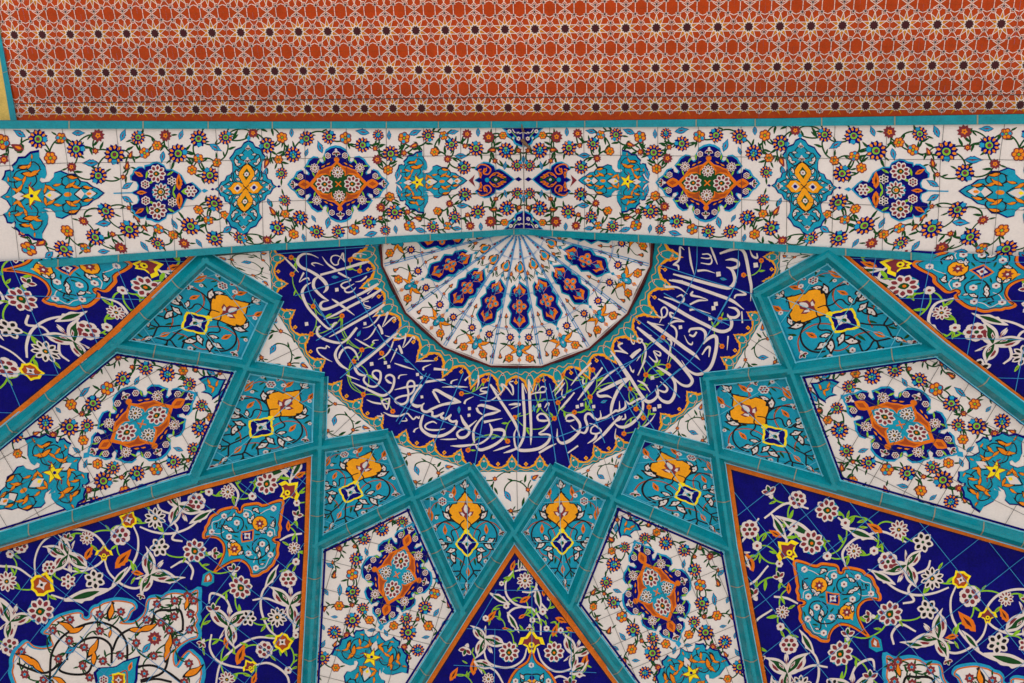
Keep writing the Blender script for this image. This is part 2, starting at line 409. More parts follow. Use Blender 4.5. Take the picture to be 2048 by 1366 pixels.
# ------------------------------------------------------------------ the setting: plaza, iwan walls
rng = random.Random(7)
def quad_obj(name, pts, col, kind=None):
    m = Mesh(); m.face(np.array(pts, float), col); o = m.build(name); return tag(o, kind=kind)
def box_mesh(m, x0, x1, y0, y1, z0, z1, col):
    c = [(x0, y0, z0), (x1, y0, z0), (x1, y1, z0), (x0, y1, z0), (x0, y0, z1), (x1, y0, z1), (x1, y1, z1), (x0, y1, z1)]
    for f in ((0, 3, 2, 1), (4, 5, 6, 7), (0, 1, 5, 4), (1, 2, 6, 5), (2, 3, 7, 6), (3, 0, 4, 7)): m.face(np.array([c[i] for i in f], float), col)
quad_obj('ground', [(-300, -300, 0), (300, -300, 0), (300, 300, 0), (-300, 300, 0)], 'stone', 'structure')

# walls of the iwan that carry the half dome (below the picture) and the shell behind the tiles
def wall(name, x0, x1, y0, y1, z1):
    m = Mesh(); box_mesh(m, x0*D, x1*D, y0*D, y1*D, -.02, z1, 'wall'); tag(m.build(name), kind='structure')
wall('wall_back', -1.25, 1.25, 1.22, 1.32, 6.6); wall('wall_left', -1.25, -1.13, .1, 1.22, 6.6); wall('wall_right', 1.13, 1.25, .1, 1.22, 6.6)
m = Mesh(); Pa, Pr = np.repeat(np.linspace(-90, 90, 40), 12), np.tile(np.linspace(.002, 1.25, 12), 40); Xs = dome_polar(Pa, Pr); Xs = np.concatenate([Xs]); Xs[:, 2] += .05
m.grid(to_world(Xs), 40, 12, 'wall'); tag(m.build('wall_shell'), kind='structure')
# network of the vault (photo pixels turned into points of the dome)
NET = dict(B=(552, 601), E=(642, 757), H=(773, 871), K=(940, 938), A=(410, 516), C=(491, 732), F=(638, 893), I=(825, 995), L=(1028, 1064),
           D=(228, 689), G=(391, 958), J=(632, 1090), M=(926, 1222), d=(-100, 957), g=(-100, 1109), j=(613, 1460), m=(776, 1460),
           b=(1519, 588), e=(1415, 758), h=(1282, 866), k=(1109, 938), a=(1658, 509), c=(1582, 740), f=(1434, 906), i=(1227, 994),
           p=(1878, 696), q=(1669, 971), r=(1460, 1093), s=(1140, 1211), t=(2140, 895), u=(2140, 1106), v=(1528, 1460), w=(1325, 1460))
V = lambda s: np.array([NET[c] for c in s], float)
RIBS = 'BA BC EC EF HF HI KI KL AD DC CG GF FJ JI IM ML Dd Gg Jj Mm ba bc ec ef hf hi ki kL ap pc cq qf fr ri is sL pt qu rv sw'.split()
lat = thing('rib_lattice', DOME(V('L'))[0][0], 'turquoise glazed ribs crossing into a star lattice that frames every panel of the half dome', 'rib lattice')
PROF = [(-.5, -.012), (-.5, .002), (-.2, .0150), (.05, .0150), (.5, .002), (.5, -.012)]
def rib(pa, pb, w=.0200, ext=0.004):
    n = max(3, int(np.hypot(*(np.array(pb)-pa))/40)+1)
    P = np.linspace(pa, pb, n); X, N = DOME(P)
    T = unit(np.gradient(X, axis=0)); X[0] -= T[0]*ext; X[-1] += T[-1]*ext
    S = unit(np.cross(T, N)); m = Mesh()
    W = np.stack([to_world(X+S*(a*w)+N*h) for a, h in PROF], 1)
    m.grid(W.reshape(-1, 3), n, len(PROF), 'trim')
    for e in (0, -1): m.face(W[e] if e else W[e][::-1], 'trim')
    L = np.linalg.norm(X[-1]-X[0]); k = max(2, int(L/.052))          # joints between the moulded tiles
    for q in range(1, k):
        t = q/k+rng.uniform(-.03, .03); f = t*(n-1); i = min(int(f), n-2); g = f-i; dT = T[i]*.0006
        R = [W[i, s_]*(1-g)+W[i+1, s_]*g+(N[i]*.0012*D if 0 < s_ < 5 else 0) for s_ in range(len(PROF))]
        for s_ in range(1, 4): m.face(np.array([R[s_]-dT*D, R[s_+1]-dT*D, R[s_+1]+dT*D, R[s_]+dT*D]), 'grout')
    for sd in (-1, 1):                                               # pale pointing along the foot of the rib
        for i in range(n-1):
            q = [to_world(X[z]+S[z]*(sd*w*o_)+N[z]*.0036) for z, o_ in ((i, .5), (i+1, .5), (i+1, .57), (i, .57))]
            m.face(np.array(q), 'aqua')
    m.build('rib', lat)
for ab in RIBS: rib(NET[ab[0]], NET[ab[1]])

# arch mouldings
def strip(name, top, bot, surf, proud, back, label, cat, group=None, col='trim', joints=.085):
    n = 90; xs = np.linspace(-70, 2118, n)
    T = np.stack([xs, np.interp(xs, *np.array(top, float).T)], 1); B = np.stack([xs, np.interp(xs, *np.array(bot, float).T)], 1)
    if name: pass
    (XT, NT), (XB, NB) = surf(T), surf(B); m = Mesh()
    rows = [XT-NT*back, XT+NT*proud, XB+NB*proud, XB-NB*back]
    W = np.stack([to_world(r) for r in rows], 1); m.grid(W.reshape(-1, 3), n, 4, col)
    acc = np.concatenate([[0], np.cumsum(np.linalg.norm(np.diff(XT, axis=0), axis=1))]); t = .03
    while t < acc[-1]:
        f = np.interp(t, acc, np.arange(n)); i = min(int(f), n-2); g = f-i
        p = [(rows[k][i]*(1-g)+rows[k][i+1]*g) for k in (1, 2)]; d = unit(XT[i+1]-XT[i])*.0007; N_ = NT[i]*.0006
        m.face(to_world(np.array([p[0]-d+N_, p[0]+d+N_, p[1]+d+N_, p[1]-d+N_])), 'grout'); t += joints*rng.uniform(.95, 1.05)
    o = m.build(name); return tag(o, label, cat, group)
UP_T = [(-70, 241), (0, 241), (512, 243), (1045, 242.5), (1536, 237), (2048, 228), (2118, 226.5)]
UP_B = [(-70, 258), (0, 257.5), (512, 257.5), (1045, 255.5), (1536, 252.5), (2048, 248), (2118, 247)]
LO_T = [(-70, 532), (0, 526), (256, 507), (512, 489), (800, 471), (970, 461), (1042, 457), (1110, 460.5), (1312, 470.5), (1536, 487), (1800, 502), (2048, 520), (2118, 525)]
LO_B = [(-70, 548), (0, 541.5), (256, 521), (512, 501.5), (800, 485), (970, 473.5), (1042, 468), (1110, 473), (1312, 485.5), (1536, 501), (1800, 517), (2048, 534.5), (2118, 539)]
strip('arch_moulding', UP_T, UP_B, SOFFIT, .004, .03, 'turquoise tile strip between the orange star ceiling and the white floral arch', 'trim', 'turquoise arch mouldings')
strip('arch_moulding', LO_T, LO_B, SOFFIT, .005, .05, 'turquoise pointed moulding along the lower edge of the white floral arch', 'trim', 'turquoise arch mouldings', joints=.075)

# ------------------------------------------------------------------ orange star ceiling
cn = np.array([-.0125, .045, 1.0]); cn /= np.linalg.norm(cn); CEIL = Plane([(0, 0), (1, 0), (0, 1)]); CEIL.n = -cn; CEIL.c = cn*(1.2/np.linalg.norm([-.0125, .045, 1]))
def ceil_fit():
    o = np.array([[28.75, 71.75], [44.5, 149.25], [1010.75, 56], [1021, 135], [2001.5, 49], [1984.75, 131.25], [539.5, 62.5], [1559.75, 55.5]])
    ij = np.array([[0, 0], [1, 0], [0, 17], [1, 17], [0, 33], [1, 33], [0, 9], [0, 26]], float)
    X, _ = CEIL(o); M = np.column_stack([np.ones(len(ij)), ij]); return np.linalg.lstsq(M, X, rcond=None)[0]
CO, CB, CA = ceil_fit()                                              # origin, row step, column step
def star_ceiling():
    m = Mesh(); ux = CA; uy = CB; dx = np.linalg.norm(CA); N = CEIL.n; asp = np.linalg.norm(CB)/dx
    def shape(P, L, col): T.append((np.asarray(P, float), L, col))
    T = []; pol = lambda r, a: (r*math.cos(math.radians(a)), r*math.sin(math.radians(a)))
    def seg(p, q, w, L, col='line'):
        p, q = np.array(p), np.array(q); d = q-p; n = np.array([-d[1], d[0]])/np.hypot(*d)*w/2; shape([p+n, q+n, q-n, p-n], L+rng.random()*.5, col)
    R = .5257; w = .021
    for k in range(10):
        a = 18+36*k
        shape([pol(.155, a-12), pol(.36, a), pol(.155, a+12)], 1, 'ochre')
        for s_ in (-1, 1):
            seg(pol(.40, a), pol(.15, a+36*s_*.93), w, 2)
            seg(pol(.40, a), pol(R-.05, a-s_*9), w, 2); 
        seg(pol(R, a), pol(R, a+36), w, 2)
        c = np.array(pol(R, a)); st = [c+np.array(pol(.088 if q % 2 == 0 else .042, a+180+36*q)) for q in range(10)]
        sd = [c+np.array(pol(.066 if q % 2 == 0 else .028, a+180+36*q)) for q in range(10)]
        shape(st, 3, 'line'); shape(sd, 4, 'star')
    shape([pol(.185 if q % 2 == 0 else .135, 18*q) for q in range(20)], 3, 'line'); shape([pol(.158 if q % 2 == 0 else .115, 18*q) for q in range(20)], 4, 'star')
    h = asp/2
    for sx in (-1, 1):
        for sy in (-1, 1):
            seg((0, sy*h), (sx*.19, sy*(h-.125)), w, 2); seg((sx*.305, sy*.45), (sx*.305, sy*h), w, 2); pass
            seg((sx*.31, sy*.43), (sx*.5, sy*.36), w, 2); seg((sx*.5, sy*.19), (sx*.5, sy*.25), w, 2)
    seg((-.5, -h), (.5, -h), .012, 5, 'rust'); seg((-.5, -h), (-.5, h), .009, 5, 'rust')
    for i in range(-1, 3):
        for j in range(-2, 37):
            ctr = CO+i*CB+j*CA+N*rng.uniform(0, .0004)
            hx, hy = ux*.5, uy*.5
            m.face(to_world(np.array([ctr-hx-hy, ctr+hx-hy, ctr+hx+hy, ctr-hx+hy])), 'terra')
            for P, L, col in T:
                if i == 2 and P[:, 1].max() > .30: continue
                m.face(to_world(ctr+np.outer(P[:, 0], ux)+np.outer(P[:, 1], uy/asp))+N*(EPS*1.2*(L+1)), col)
    return m
CM = star_ceiling()
o = CM.build('star_tile_ceiling'); tag(o, 'orange and white star pattern tiled ceiling above the white floral arch', 'tiled ceiling')
A = Art(CEIL)                                                        # thin dark joint across the ceiling, its frame and the ochre wall beyond
A.base = 14; A.stroke([(-70, 209), (0, 208), (600, 199.5), (1040, 195), (1536, 193), (2118, 189)], 1.6, 'joint', 1, 8)
tag(A.mesh.build('expansion_joint'), 'thin dark joint line running across the orange star ceiling', 'joint')
A = Art(CEIL); A.base = 22
A.poly([(-6, 66), (3, 66), (36, 241), (23, 241)], 'trim', 1); A.poly([(-9, 40), (-1, 40), (3, 66), (-6, 66)], 'trim', 1)
A.stroke([(8, 146), (17, 143)], 1, 'grout', 2)
tag(A.mesh.build('ceiling_edging'), 'narrow turquoise strip along the short end of the orange star ceiling', 'trim')
A = Art(CEIL); A.base = 18; A.poly([(-160, -20), (-7, -20), (26, 246), (-160, 246)], 'plaster', 1)
tag(A.mesh.build('ochre_wall'), 'plain ochre plaster beside the end of the orange star ceiling', 'wall')
# wall above the arch between ceiling and arch front (seen only from aside)
xs = np.linspace(-70, 2118, 60); P = np.stack([xs, np.interp(xs, *np.array(UP_T).T)], 1)
X0 = SOFFIT(P)[0]; X1 = CEIL(P)[0]; X0 = X0+np.array([0, -.0005, 0])
m = Mesh(); m.grid(np.stack([to_world(X0), to_world(X1+np.array([0, .002, .004]))], 1).reshape(-1, 3), 60, 2, 'trim')
tag(m.build('arch_spandrel'), 'turquoise face of the arch between its front strip and the star ceiling', 'wall')
# ------------------------------------------------------------------ helpers for panels
def inset_line(A, pa, pb, cen, dist, w, col, L, cut=0):
    pa, pb, cen = np.array(pa, float), np.array(pb, float), np.array(cen, float)
    d = (pb-pa)/np.hypot(*(pb-pa)); n = np.array([-d[1], d[0]])
    if (cen-pa)@n < 0: n = -n
    A.stroke([pa+n*dist+d*cut, pb+n*dist-d*cut], w, col, L, 8)
def joints(A, segs, col, w=1.3, L=11):
    for s_ in segs: A.stroke(s_, w, col, L, 4, smooth=False)
def vw(A, x, y, sc): A.push(M=np.array([[sc, 0, x], [0, sc, y], [0, 0, 1]]))

# ------------------------------------------------------------------ turquoise kites
KREF = [(1109, 938), (1028, 1064), (1140, 1211), (1227, 994)]
KH = [(590, 322), (548, 382), (502, 428), (496, 462), (440, 468), (398, 530), (402, 590), (430, 640), (480, 682), (540, 722), (590, 795)]
def kite_art(A, t):
    ax = lambda y: 586+(y-150)*.036
    mir = lambda P: [(2*ax(y)-x, y) for x, y in P]
    def both(P, w, col, L): A.stroke(P, w, col, L, 5); A.stroke(mir(P), w, col, L, 5)
    def pb(k, x, y, r, rot=0, v=0): put(A, k, x, y, r, rot, v); put(A, k, 2*ax(y)-x, y, r, -rot, v, flip=-1)
    # stems and scrolls
    both([(160, 790), (230, 720), (320, 690), (400, 715), (460, 760), (500, 830), (520, 900)], 13, 'rust', 2)
    both([(300, 1020), (330, 1090), (400, 1130), (500, 1130), (560, 1170), (600, 1220)], 11, 'rust', 2)
    both([(470, 440), (450, 390), (440, 320)], 11, 'rust', 2)
    A.stroke([(700, 440), (730, 390), (770, 320), (850, 295)], 11, 'rust', 2); A.stroke([(930, 430), (1000, 470), (1040, 540), (1045, 600)], 11, 'rust', 2)
    both([(545, 735), (480, 690), (400, 672), (310, 690), (240, 760), (212, 850), (228, 930), (270, 985)], 17, 'black', 3)
    both([(545, 735), (500, 775), (440, 790), (425, 830), (450, 880), (455, 920), (420, 955), (350, 930)], 15, 'black', 3)
    both([(600, 1105), (580, 1200), (545, 1300), (575, 1350), (620, 1400)], 16, 'black', 3)
    both([(450, 1010), (490, 1090), (470, 1180), (410, 1260), (460, 1290), (530, 1290), (540, 1320), (480, 1375)], 15, 'black', 3)
    for x, y, r, a in ((300, 930, 70, 60), (330, 1000, 75, 120), (430, 1040, 70, 100), (450, 1130, 75, 20), (400, 900, 55, 220), (480, 1370, 45, 60)): pb('k', x, y, r, -a)
    fm = A.new()
    # gold blossom
    P = KH+mir(KH)[::-1]; c = np.array([590, 560])
    A.poly((np.array(P)-c)*1.09+c, 'black', 4); A.poly(P, 'gold', 5)
    A.poly([(590, 285), (610, 320), (650, 350), (610, 345), (590, 340), (570, 345), (530, 350), (570, 320)], 'black', 4)
    both([(590, 665), (540, 725), (600, 800)], 13, 'black', 6); both([(420, 590), (400, 610)], 40, 'black', 6)
    A.poly([(590, 410), (612, 480), (650, 520), (640, 560), (690, 560), (665, 610), (620, 620), (590, 665), (560, 620), (515, 610), (490, 560), (545, 560), (535, 520), (570, 480)], 'maroon', 6)
    A.poly([(590, 470), (620, 530), (590, 580), (565, 530)], 'letter', 7, 3)
    for s_ in (-1, 1): A.poly([(590+s_*20, 600), (590+s_*50, 570), (590+s_*75, 575), (590+s_*40, 625)], 'letter', 7)
    pb('l', 480, 510, 42, -65); pb('l', 520, 470, 30, -40)
    pb('k', 365, 610, 78, -40); pb('k', 375, 520, 60, 30); put(A, 'k', 585, 215, 72, 0); pb('k', 552, 235, 36, -40)
    bl = A.new()
    # cartouche
    cx, cy = 605, 960; Q = []
    for q in range(32):
        a = q*math.pi/16; r = 1/(abs(math.cos(a))+abs(math.sin(a))); r *= 1.02+.13*math.cos(4*a)*0+.09*abs(math.sin(4*a)); Q.append((cx+136*r*math.cos(a), cy+150*r*math.sin(a)))
    Q = np.array(Q); c = np.array([cx, cy]); A.poly((Q-c)*1.08+c, 'yellow', 6); A.poly((Q-c)*.88+c, 'navy', 7)
    A.poly([(605, 870), (625, 905), (670, 950), (640, 970), (610, 1030), (575, 970), (540, 950), (585, 905)], 'letter', 8, 2); A.dot(605, 965, 24, 'green', 9, 8)
    for dx, dy in ((-18, 0), (18, 0), (0, -14), (0, 16)): A.dot(600+dx, 805+dy, 19, 'yellow', 7, 8)
    ca = A.new(); A.mesh = fm
    for x, y, r, a in ((440, 310, 62, 5), (730, 310, 62, -10), (1045, 590, 78, 8)): put(A, 'f', x, y, r, a)
    pb('f', 345, 785, 55, 0); put(A, 'f', 612, 1300, 52, 0); put(A, 'f', 640, 1500, 30, 0)
    for x, y, r in ((415, 375, 26), (770, 358, 30), (1020, 395, 26), (1095, 545, 26)): put(A, 'w', x, y, r)
    put(A, 'w', 885, 430, 54, 0, 1); pb('w', 240, 1045, 27); pb('w', 380, 1180, 27); pb('w', 235, 632, 22)
    for x, y, a in ((155, 825, -155), (1005, 750, 155), (860, 305, 110)): put(A, 'H', x, y, 45, a)
    put(A, 'k', 640, 1460, 55, 180); put(A, 'H', 655, 1570, 48, 180)
    for x, y, r, a in ((720, 225, 35, 15), (990, 390, 40, 60), (1080, 395, 38, 95), (970, 480, 36, 170), (960, 605, 38, -80), (1125, 500, 35, 35), (910, 500, 30, 190), (265, 630, 42, -20),
                       (220, 1010, 36, -60), (350, 1170, 45, 10), (520, 1185, 45, 190), (700, 1190, 42, 170), (860, 1130, 38, 160), (510, 1370, 38, 200), (720, 1370, 38, 170), (590, 1510, 40, -110), (700, 1510, 40, 110), (655, 1640, 30, 180), (820, 700, 30, 60), (440, 690, 30, -50)):
        put(A, 'l', x, y, r, a)
    for name, me in (('tile_field', A.new()), ('blossom', bl), ('cartouche', ca)): me.build(name, t)
def kite(vs, label):
    T = V(vs); S = Plane(T, sink=.006); t = thing('kite_panel', S(T.mean(0)[None])[0][0], label, 'tile panel', 'turquoise kite panels round the inscription')
    A = Art(S, clip=T)
    A.poly(T, 'turq', 0); cen = T.mean(0)
    for i in range(4): inset_line(A, T[i], T[(i+1) % 4], cen, 15.5, 1.3, 'aqua', 1)
    A.push(M=homog(KREF, T)); vw(A, 1030, 935, .15625)
    A.stroke([(560, 100), (585, 800), (640, 1600)], 6, 'aqua', 11, 6)
    for yy, x0, x1 in ((450, 310, 1050), (955, 150, 1000), (1440, 480, 780)): A.stroke([(x0, yy), (x1, yy-(30 if yy < 1000 else 10))], 6, 'aqua', 11, 6)
    A.stroke([(1035, 350), (1055, 740)], 6, 'aqua', 11, 4)
    kite_art(A, t)
for vs, w_ in (('BCDA', 'turquoise kite panel by the moulding at the vowel-marked left end of the blue inscription'), ('EFGC', 'second turquoise kite from the left end of the blue inscription'),
               ('HIJF', 'third turquoise kite from the left end of the blue inscription'), ('KLMI', 'turquoise kite left of the lowest navy triangle, its gold blossom just under the inscription'),
               ('kLsi', 'turquoise kite right of the lowest navy triangle, its gold blossom just under the inscription'), ('hirf', 'third turquoise kite from the right end of the blue inscription'),
               ('efqc', 'second turquoise kite from the right end of the blue inscription'), ('bcpa', 'turquoise kite panel by the moulding at the right end of the blue inscription')):
    kite(vs, w_)

# ------------------------------------------------------------------ white triangles
TREF = [(0, 40), (1105, 40), (570, 880)]
def tri(pts, label, cut=None):
    T = np.array(pts, float); S = Plane(T, sink=-.0015)
    A = Art(S, clip=T if cut is None else np.array(cut, float)); c = T.mean(0); big = c+(T-c)*1.06
    A.poly(T if cut is None else cut, 'white', 0)
    A.push(M=affine(TREF, T))
    A.stroke([(622, 40), (622, 650)], 6, 'joint', 10, 4); A.stroke([(395, 645), (745, 645)], 6, 'joint', 10, 4)
    A.stroke([(150, 170), (250, 165), (300, 140), (380, 75), (450, 45), (530, 50)], [18, 20, 18, 16, 14, 22], 'green', 2)
    A.stroke([(275, 180), (255, 280), (270, 400), (330, 520), (420, 600), (520, 625), (620, 620), (700, 575), (780, 470), (800, 380), (785, 310), (720, 225), (640, 180), (560, 170), (490, 210), (440, 280), (435, 345)], 20, 'green', 2)
    A.stroke([(785, 290), (795, 230), (830, 160)], 18, 'green', 2); A.stroke([(520, 620), (555, 690)], 20, 'green', 2)
    for x, y, r, a in ((310, 320, 58, 155), (745, 140, 62, 10), (825, 265, 42, 35), (705, 490, 70, 12), (570, 580, 34, 30), (235, 260, 44, 205), (835, 410, 38, 60), (525, 160, 48, -70), (680, 175, 30, 70), (250, 380, 24, 190)): put(A, 'l', x, y, r, a)
    for x, y in ((295, 142), (783, 306), (520, 622)): put(A, 's', x, y, 40)
    put(A, 'b', 108, 125, 60, -40, 1); put(A, 'b', 890, 120, 62, 55, 1); put(A, 'b', 560, 755, 58, 190, 1); put(A, 'l', 985, 120, 40, 100); put(A, 't', 482, 400, 88, 150)
    tag(A.mesh.build('triangle_panel'), label, 'tile panel', 'white triangular panels under the inscription')
TRI = [([(538, 502), (543, 585), (430, 513)], 'small white triangle between the moulding and the first turquoise kite on the left'),
       ([(551.6, 622), (633, 752), (497, 735)], 'white vine triangle between the first two turquoise kites on the left of the inscription'),
       ([(649, 776), (759, 867), (640, 884)], 'white vine triangle between the second and third turquoise kites left of centre'),
       ([(783, 885), (929, 936), (828, 990)], 'white vine triangle between the third and fourth turquoise kites left of centre'),
       ([(950, 944), (1098, 944), (1029, 1056)], 'lowest white vine triangle, directly below the middle of the blue inscription'),
       ([(1142, 946), (1260, 896), (1224, 989)], 'white vine triangle between the two turquoise kites next right of the lowest one'),
       ([(1324, 868), (1414, 793), (1426, 899)], 'white vine triangle between the second and third turquoise kites from the right'),
       ([(1463, 745), (1531, 627), (1577, 734)], 'white vine triangle between the last two turquoise kites on the right of the inscription'),
       ([(1558, 578), (1561, 500), (1652, 511)], 'small white triangle between the moulding and the last turquoise kite on the right')]
for p_, l_ in TRI: tri(p_, l_)
# ------------------------------------------------------------------ white floral band on the arch's underside
xs = np.linspace(-60, 2108, 160)
def edge(curve):
    X = SOFFIT(np.stack([xs, np.interp(xs, *np.array(curve).T)], 1))[0]; o = np.argsort(X[:, 0]); X = X[o]
    return X[:, 0]-CROWNX, X[:, 1]
EU, EL = edge([(x, y+1) for x, y in UP_B]), edge([(x, y-1) for x, y in LO_T])
def band_post(sx, flip):
    def f(P):
        X = SOFFIT(P)[0]; ax = CROWNX-X[:, 0]; yu, yl = np.interp(-ax, *EU), np.interp(-ax, *EL)
        t = (X[:, 1]-yu)/(yl-yu); t = np.clip(1-t if flip else t, -.004, 1.004); ax = np.maximum(ax, 1e-6)
        yu, yl = np.interp(ax*sx, *EU), np.interp(ax*sx, *EL)
        Q = np.stack([CROWNX+ax*sx, yu+t*(yl-yu), zarch(CROWNX+ax*sx)], 1)
        return Q, SOFFIT.normal(Q)
    return f
bt = thing('floral_arch', SOFFIT([(1045, 360)])[0][0], 'wide white floral tile band with blue medallions on the underside of the pointed arch', 'tile band')
fld = Mesh()
XM = float(project(np.array([[CROWNX, .1, zarch(CROWNX)]]))[0, 0])
for a, b in ((-60, XM), (XM, 2108)):
    gx = np.linspace(a, b, 50); U = np.stack([gx, np.interp(gx, *np.array(UP_B).T)-2], 1); Lo = np.stack([gx, np.interp(gx, *np.array(LO_T).T)+2], 1)
    G = U[:, None]*(1-np.linspace(0, 1, 8)[None, :, None])+Lo[:, None]*np.linspace(0, 1, 8)[None, :, None]
    X = SOFFIT(G.reshape(-1, 2))[0]; ed = np.zeros((50, 8), bool); ed[-1 if a < 0 else 0] = True; ed = ed.ravel(); X[ed, 0] = CROWNX; X[ed, 2] = zarch(CROWNX); fld.grid(to_world(X), 50, 8, 'white')
BL = [('O', 4, 284, 16, 1), ('t', 39, 267, 13, -60), ('B', 76, 278, 19, 0), ('O', 122, 276, 11, 1), ('b', 36, 295, 13, -70), ('s', 8, 319, 10), ('B', 152, 298, 18, 1), ('t', 157, 266, 12, 90), ('S', 196, 271, 13), ('s', 191, 302, 7),
      ('B', 229, 309, 20, 0), ('t', 181, 326, 15, -90), ('O', 101, 316, 13, 0), ('S', 143, 334, 10), ('B', 197, 351, 17, 1), ('B', 276, 275, 14, 0), ('t', 246, 270, 12, 20), ('S', 331, 271, 12), ('O', 314, 291, 10, 0), ('O', 289, 306, 11, 1),
      ('b', 261, 310, 8, 20), ('t', 325, 314, 11, 190), ('b', 254, 332, 9, 10), ('s', 246, 354, 6), ('B', 356, 307, 19, 0), ('t', 362, 269, 10, 20), ('B', 397, 277, 17, 1), ('B', 451, 275, 14, 0), ('t', 431, 295, 13, 120), ('O', 397, 317, 10, 1),
      ('O', 434, 325, 9, 0), ('O', 384, 340, 10, 0), ('B', 420, 351, 17, 0), ('S', 506, 266, 10), ('B', 534, 291, 16, 1), ('O', 564, 275, 11, 0), ('B', 586, 309, 16, 2), ('O', 557, 319, 9, 0), ('b', 533, 326, 10, 200), ('t', 531, 344, 9, 10),
      ('B', 563, 347, 12, 0), ('t', 583, 265, 9, 0), ('B', 613, 277, 15, 0), ('t', 613, 305, 8, 20), ('B', 658, 274, 14, 1), ('t', 640, 294, 12, -20), ('O', 691, 276, 12, 1), ('t', 725, 264, 13, -80), ('B', 725, 290, 15, 1), ('B', 756, 270, 11, 2),
      ('s', 750, 297, 6), ('t', 778, 270, 9, 0), ('B', 781, 307, 16, 0), ('S', 754, 319, 10), ('O', 776, 340, 10, 0), ('t', 795, 350, 11, 190), ('O', 808, 276, 12, 1), ('t', 830, 265, 12, 70), ('b', 828, 291, 9, -110), ('B', 856, 271, 13, 0), ('s', 808, 306, 7),
      ('O', 869, 304, 9, 0), ('O', 887, 271, 9, 1), ('B', 903, 289, 13, 1), ('t', 907, 264, 10, 80), ('S', 934, 268, 10), ('s', 930, 292, 6), ('S', 895, 318, 8), ('t', 922, 312, 12, 90), ('B', 952, 297, 15, 0), ('B', 928, 335, 14, 1), ('t', 956, 264, 9, 0),
      ('S', 977, 274, 12), ('O', 1006, 271, 8, 0), ('b', 985, 300, 8, -90), ('B', 1012, 301, 16, 2), ('s', 990, 322, 6), ('t', 1010, 331, 8, 10), ('B', 1034, 331, 12, 0), ('s', 1037, 301, 6), ('t', 1047, 319, 8, 180), ('l', 470, 268, 9, 30), ('l', 346, 331, 9, 200)]
A = Art(SOFFIT)
for sx, fl in ((-1, 0), (1, 0), (-1, 1), (1, 1)):
    A.post = band_post(sx, fl); r_ = random.Random(11)
    vines(A, [(b[1], b[2], b[3]) for b in BL if b[0] not in 'tl'], 2.7, 'green', 'l', 7.5, r_, 62, 1, extra=.45)
    for b in BL:
        put(A, b[0], b[1], b[2], b[3]*1.03, b[4] if b[0] in 'tbl' else r_.uniform(0, 360), b[4] if b[0] in 'BO' and len(b) > 4 else 0)
for sx in (-1, 1):
    A.post = band_post(sx, 0)
    for x0, x1 in ((8, 38), (124, 153), (232, 253), (334, 350), (431, 443), (523, 526), (609, 612), (692, 695), (772, 775), (847, 848), (921, 922), (991, 992)):
        A.stroke([(x0, 255), (x0*.6+x1*.4, 330), (x1*.6+x0*.4, 410), (x1+2, 530)], .8, 'joint', 9, 10)
    for P in ([(-40, 334), (130, 326), (334, 324), (520, 319), (800, 313), (1042, 309)], [(-40, 434), (130, 421), (334, 414), (520, 404), (800, 394), (1042, 384)]): A.stroke(P, .8, 'joint', 9, 20)
A.post = band_post(1, 0); A.stroke([(XM-1, 256), (XM-1, 456)], 1, 'joint', 9, 12)
fm = A.new(); fm.v = fld.v+[w for w in fm.v]; fm.f = fld.f+[tuple(i+fld.n for i in f) for f in fm.f]; fm.m = fld.m+fm.m
fm.build('tile_field', bt)
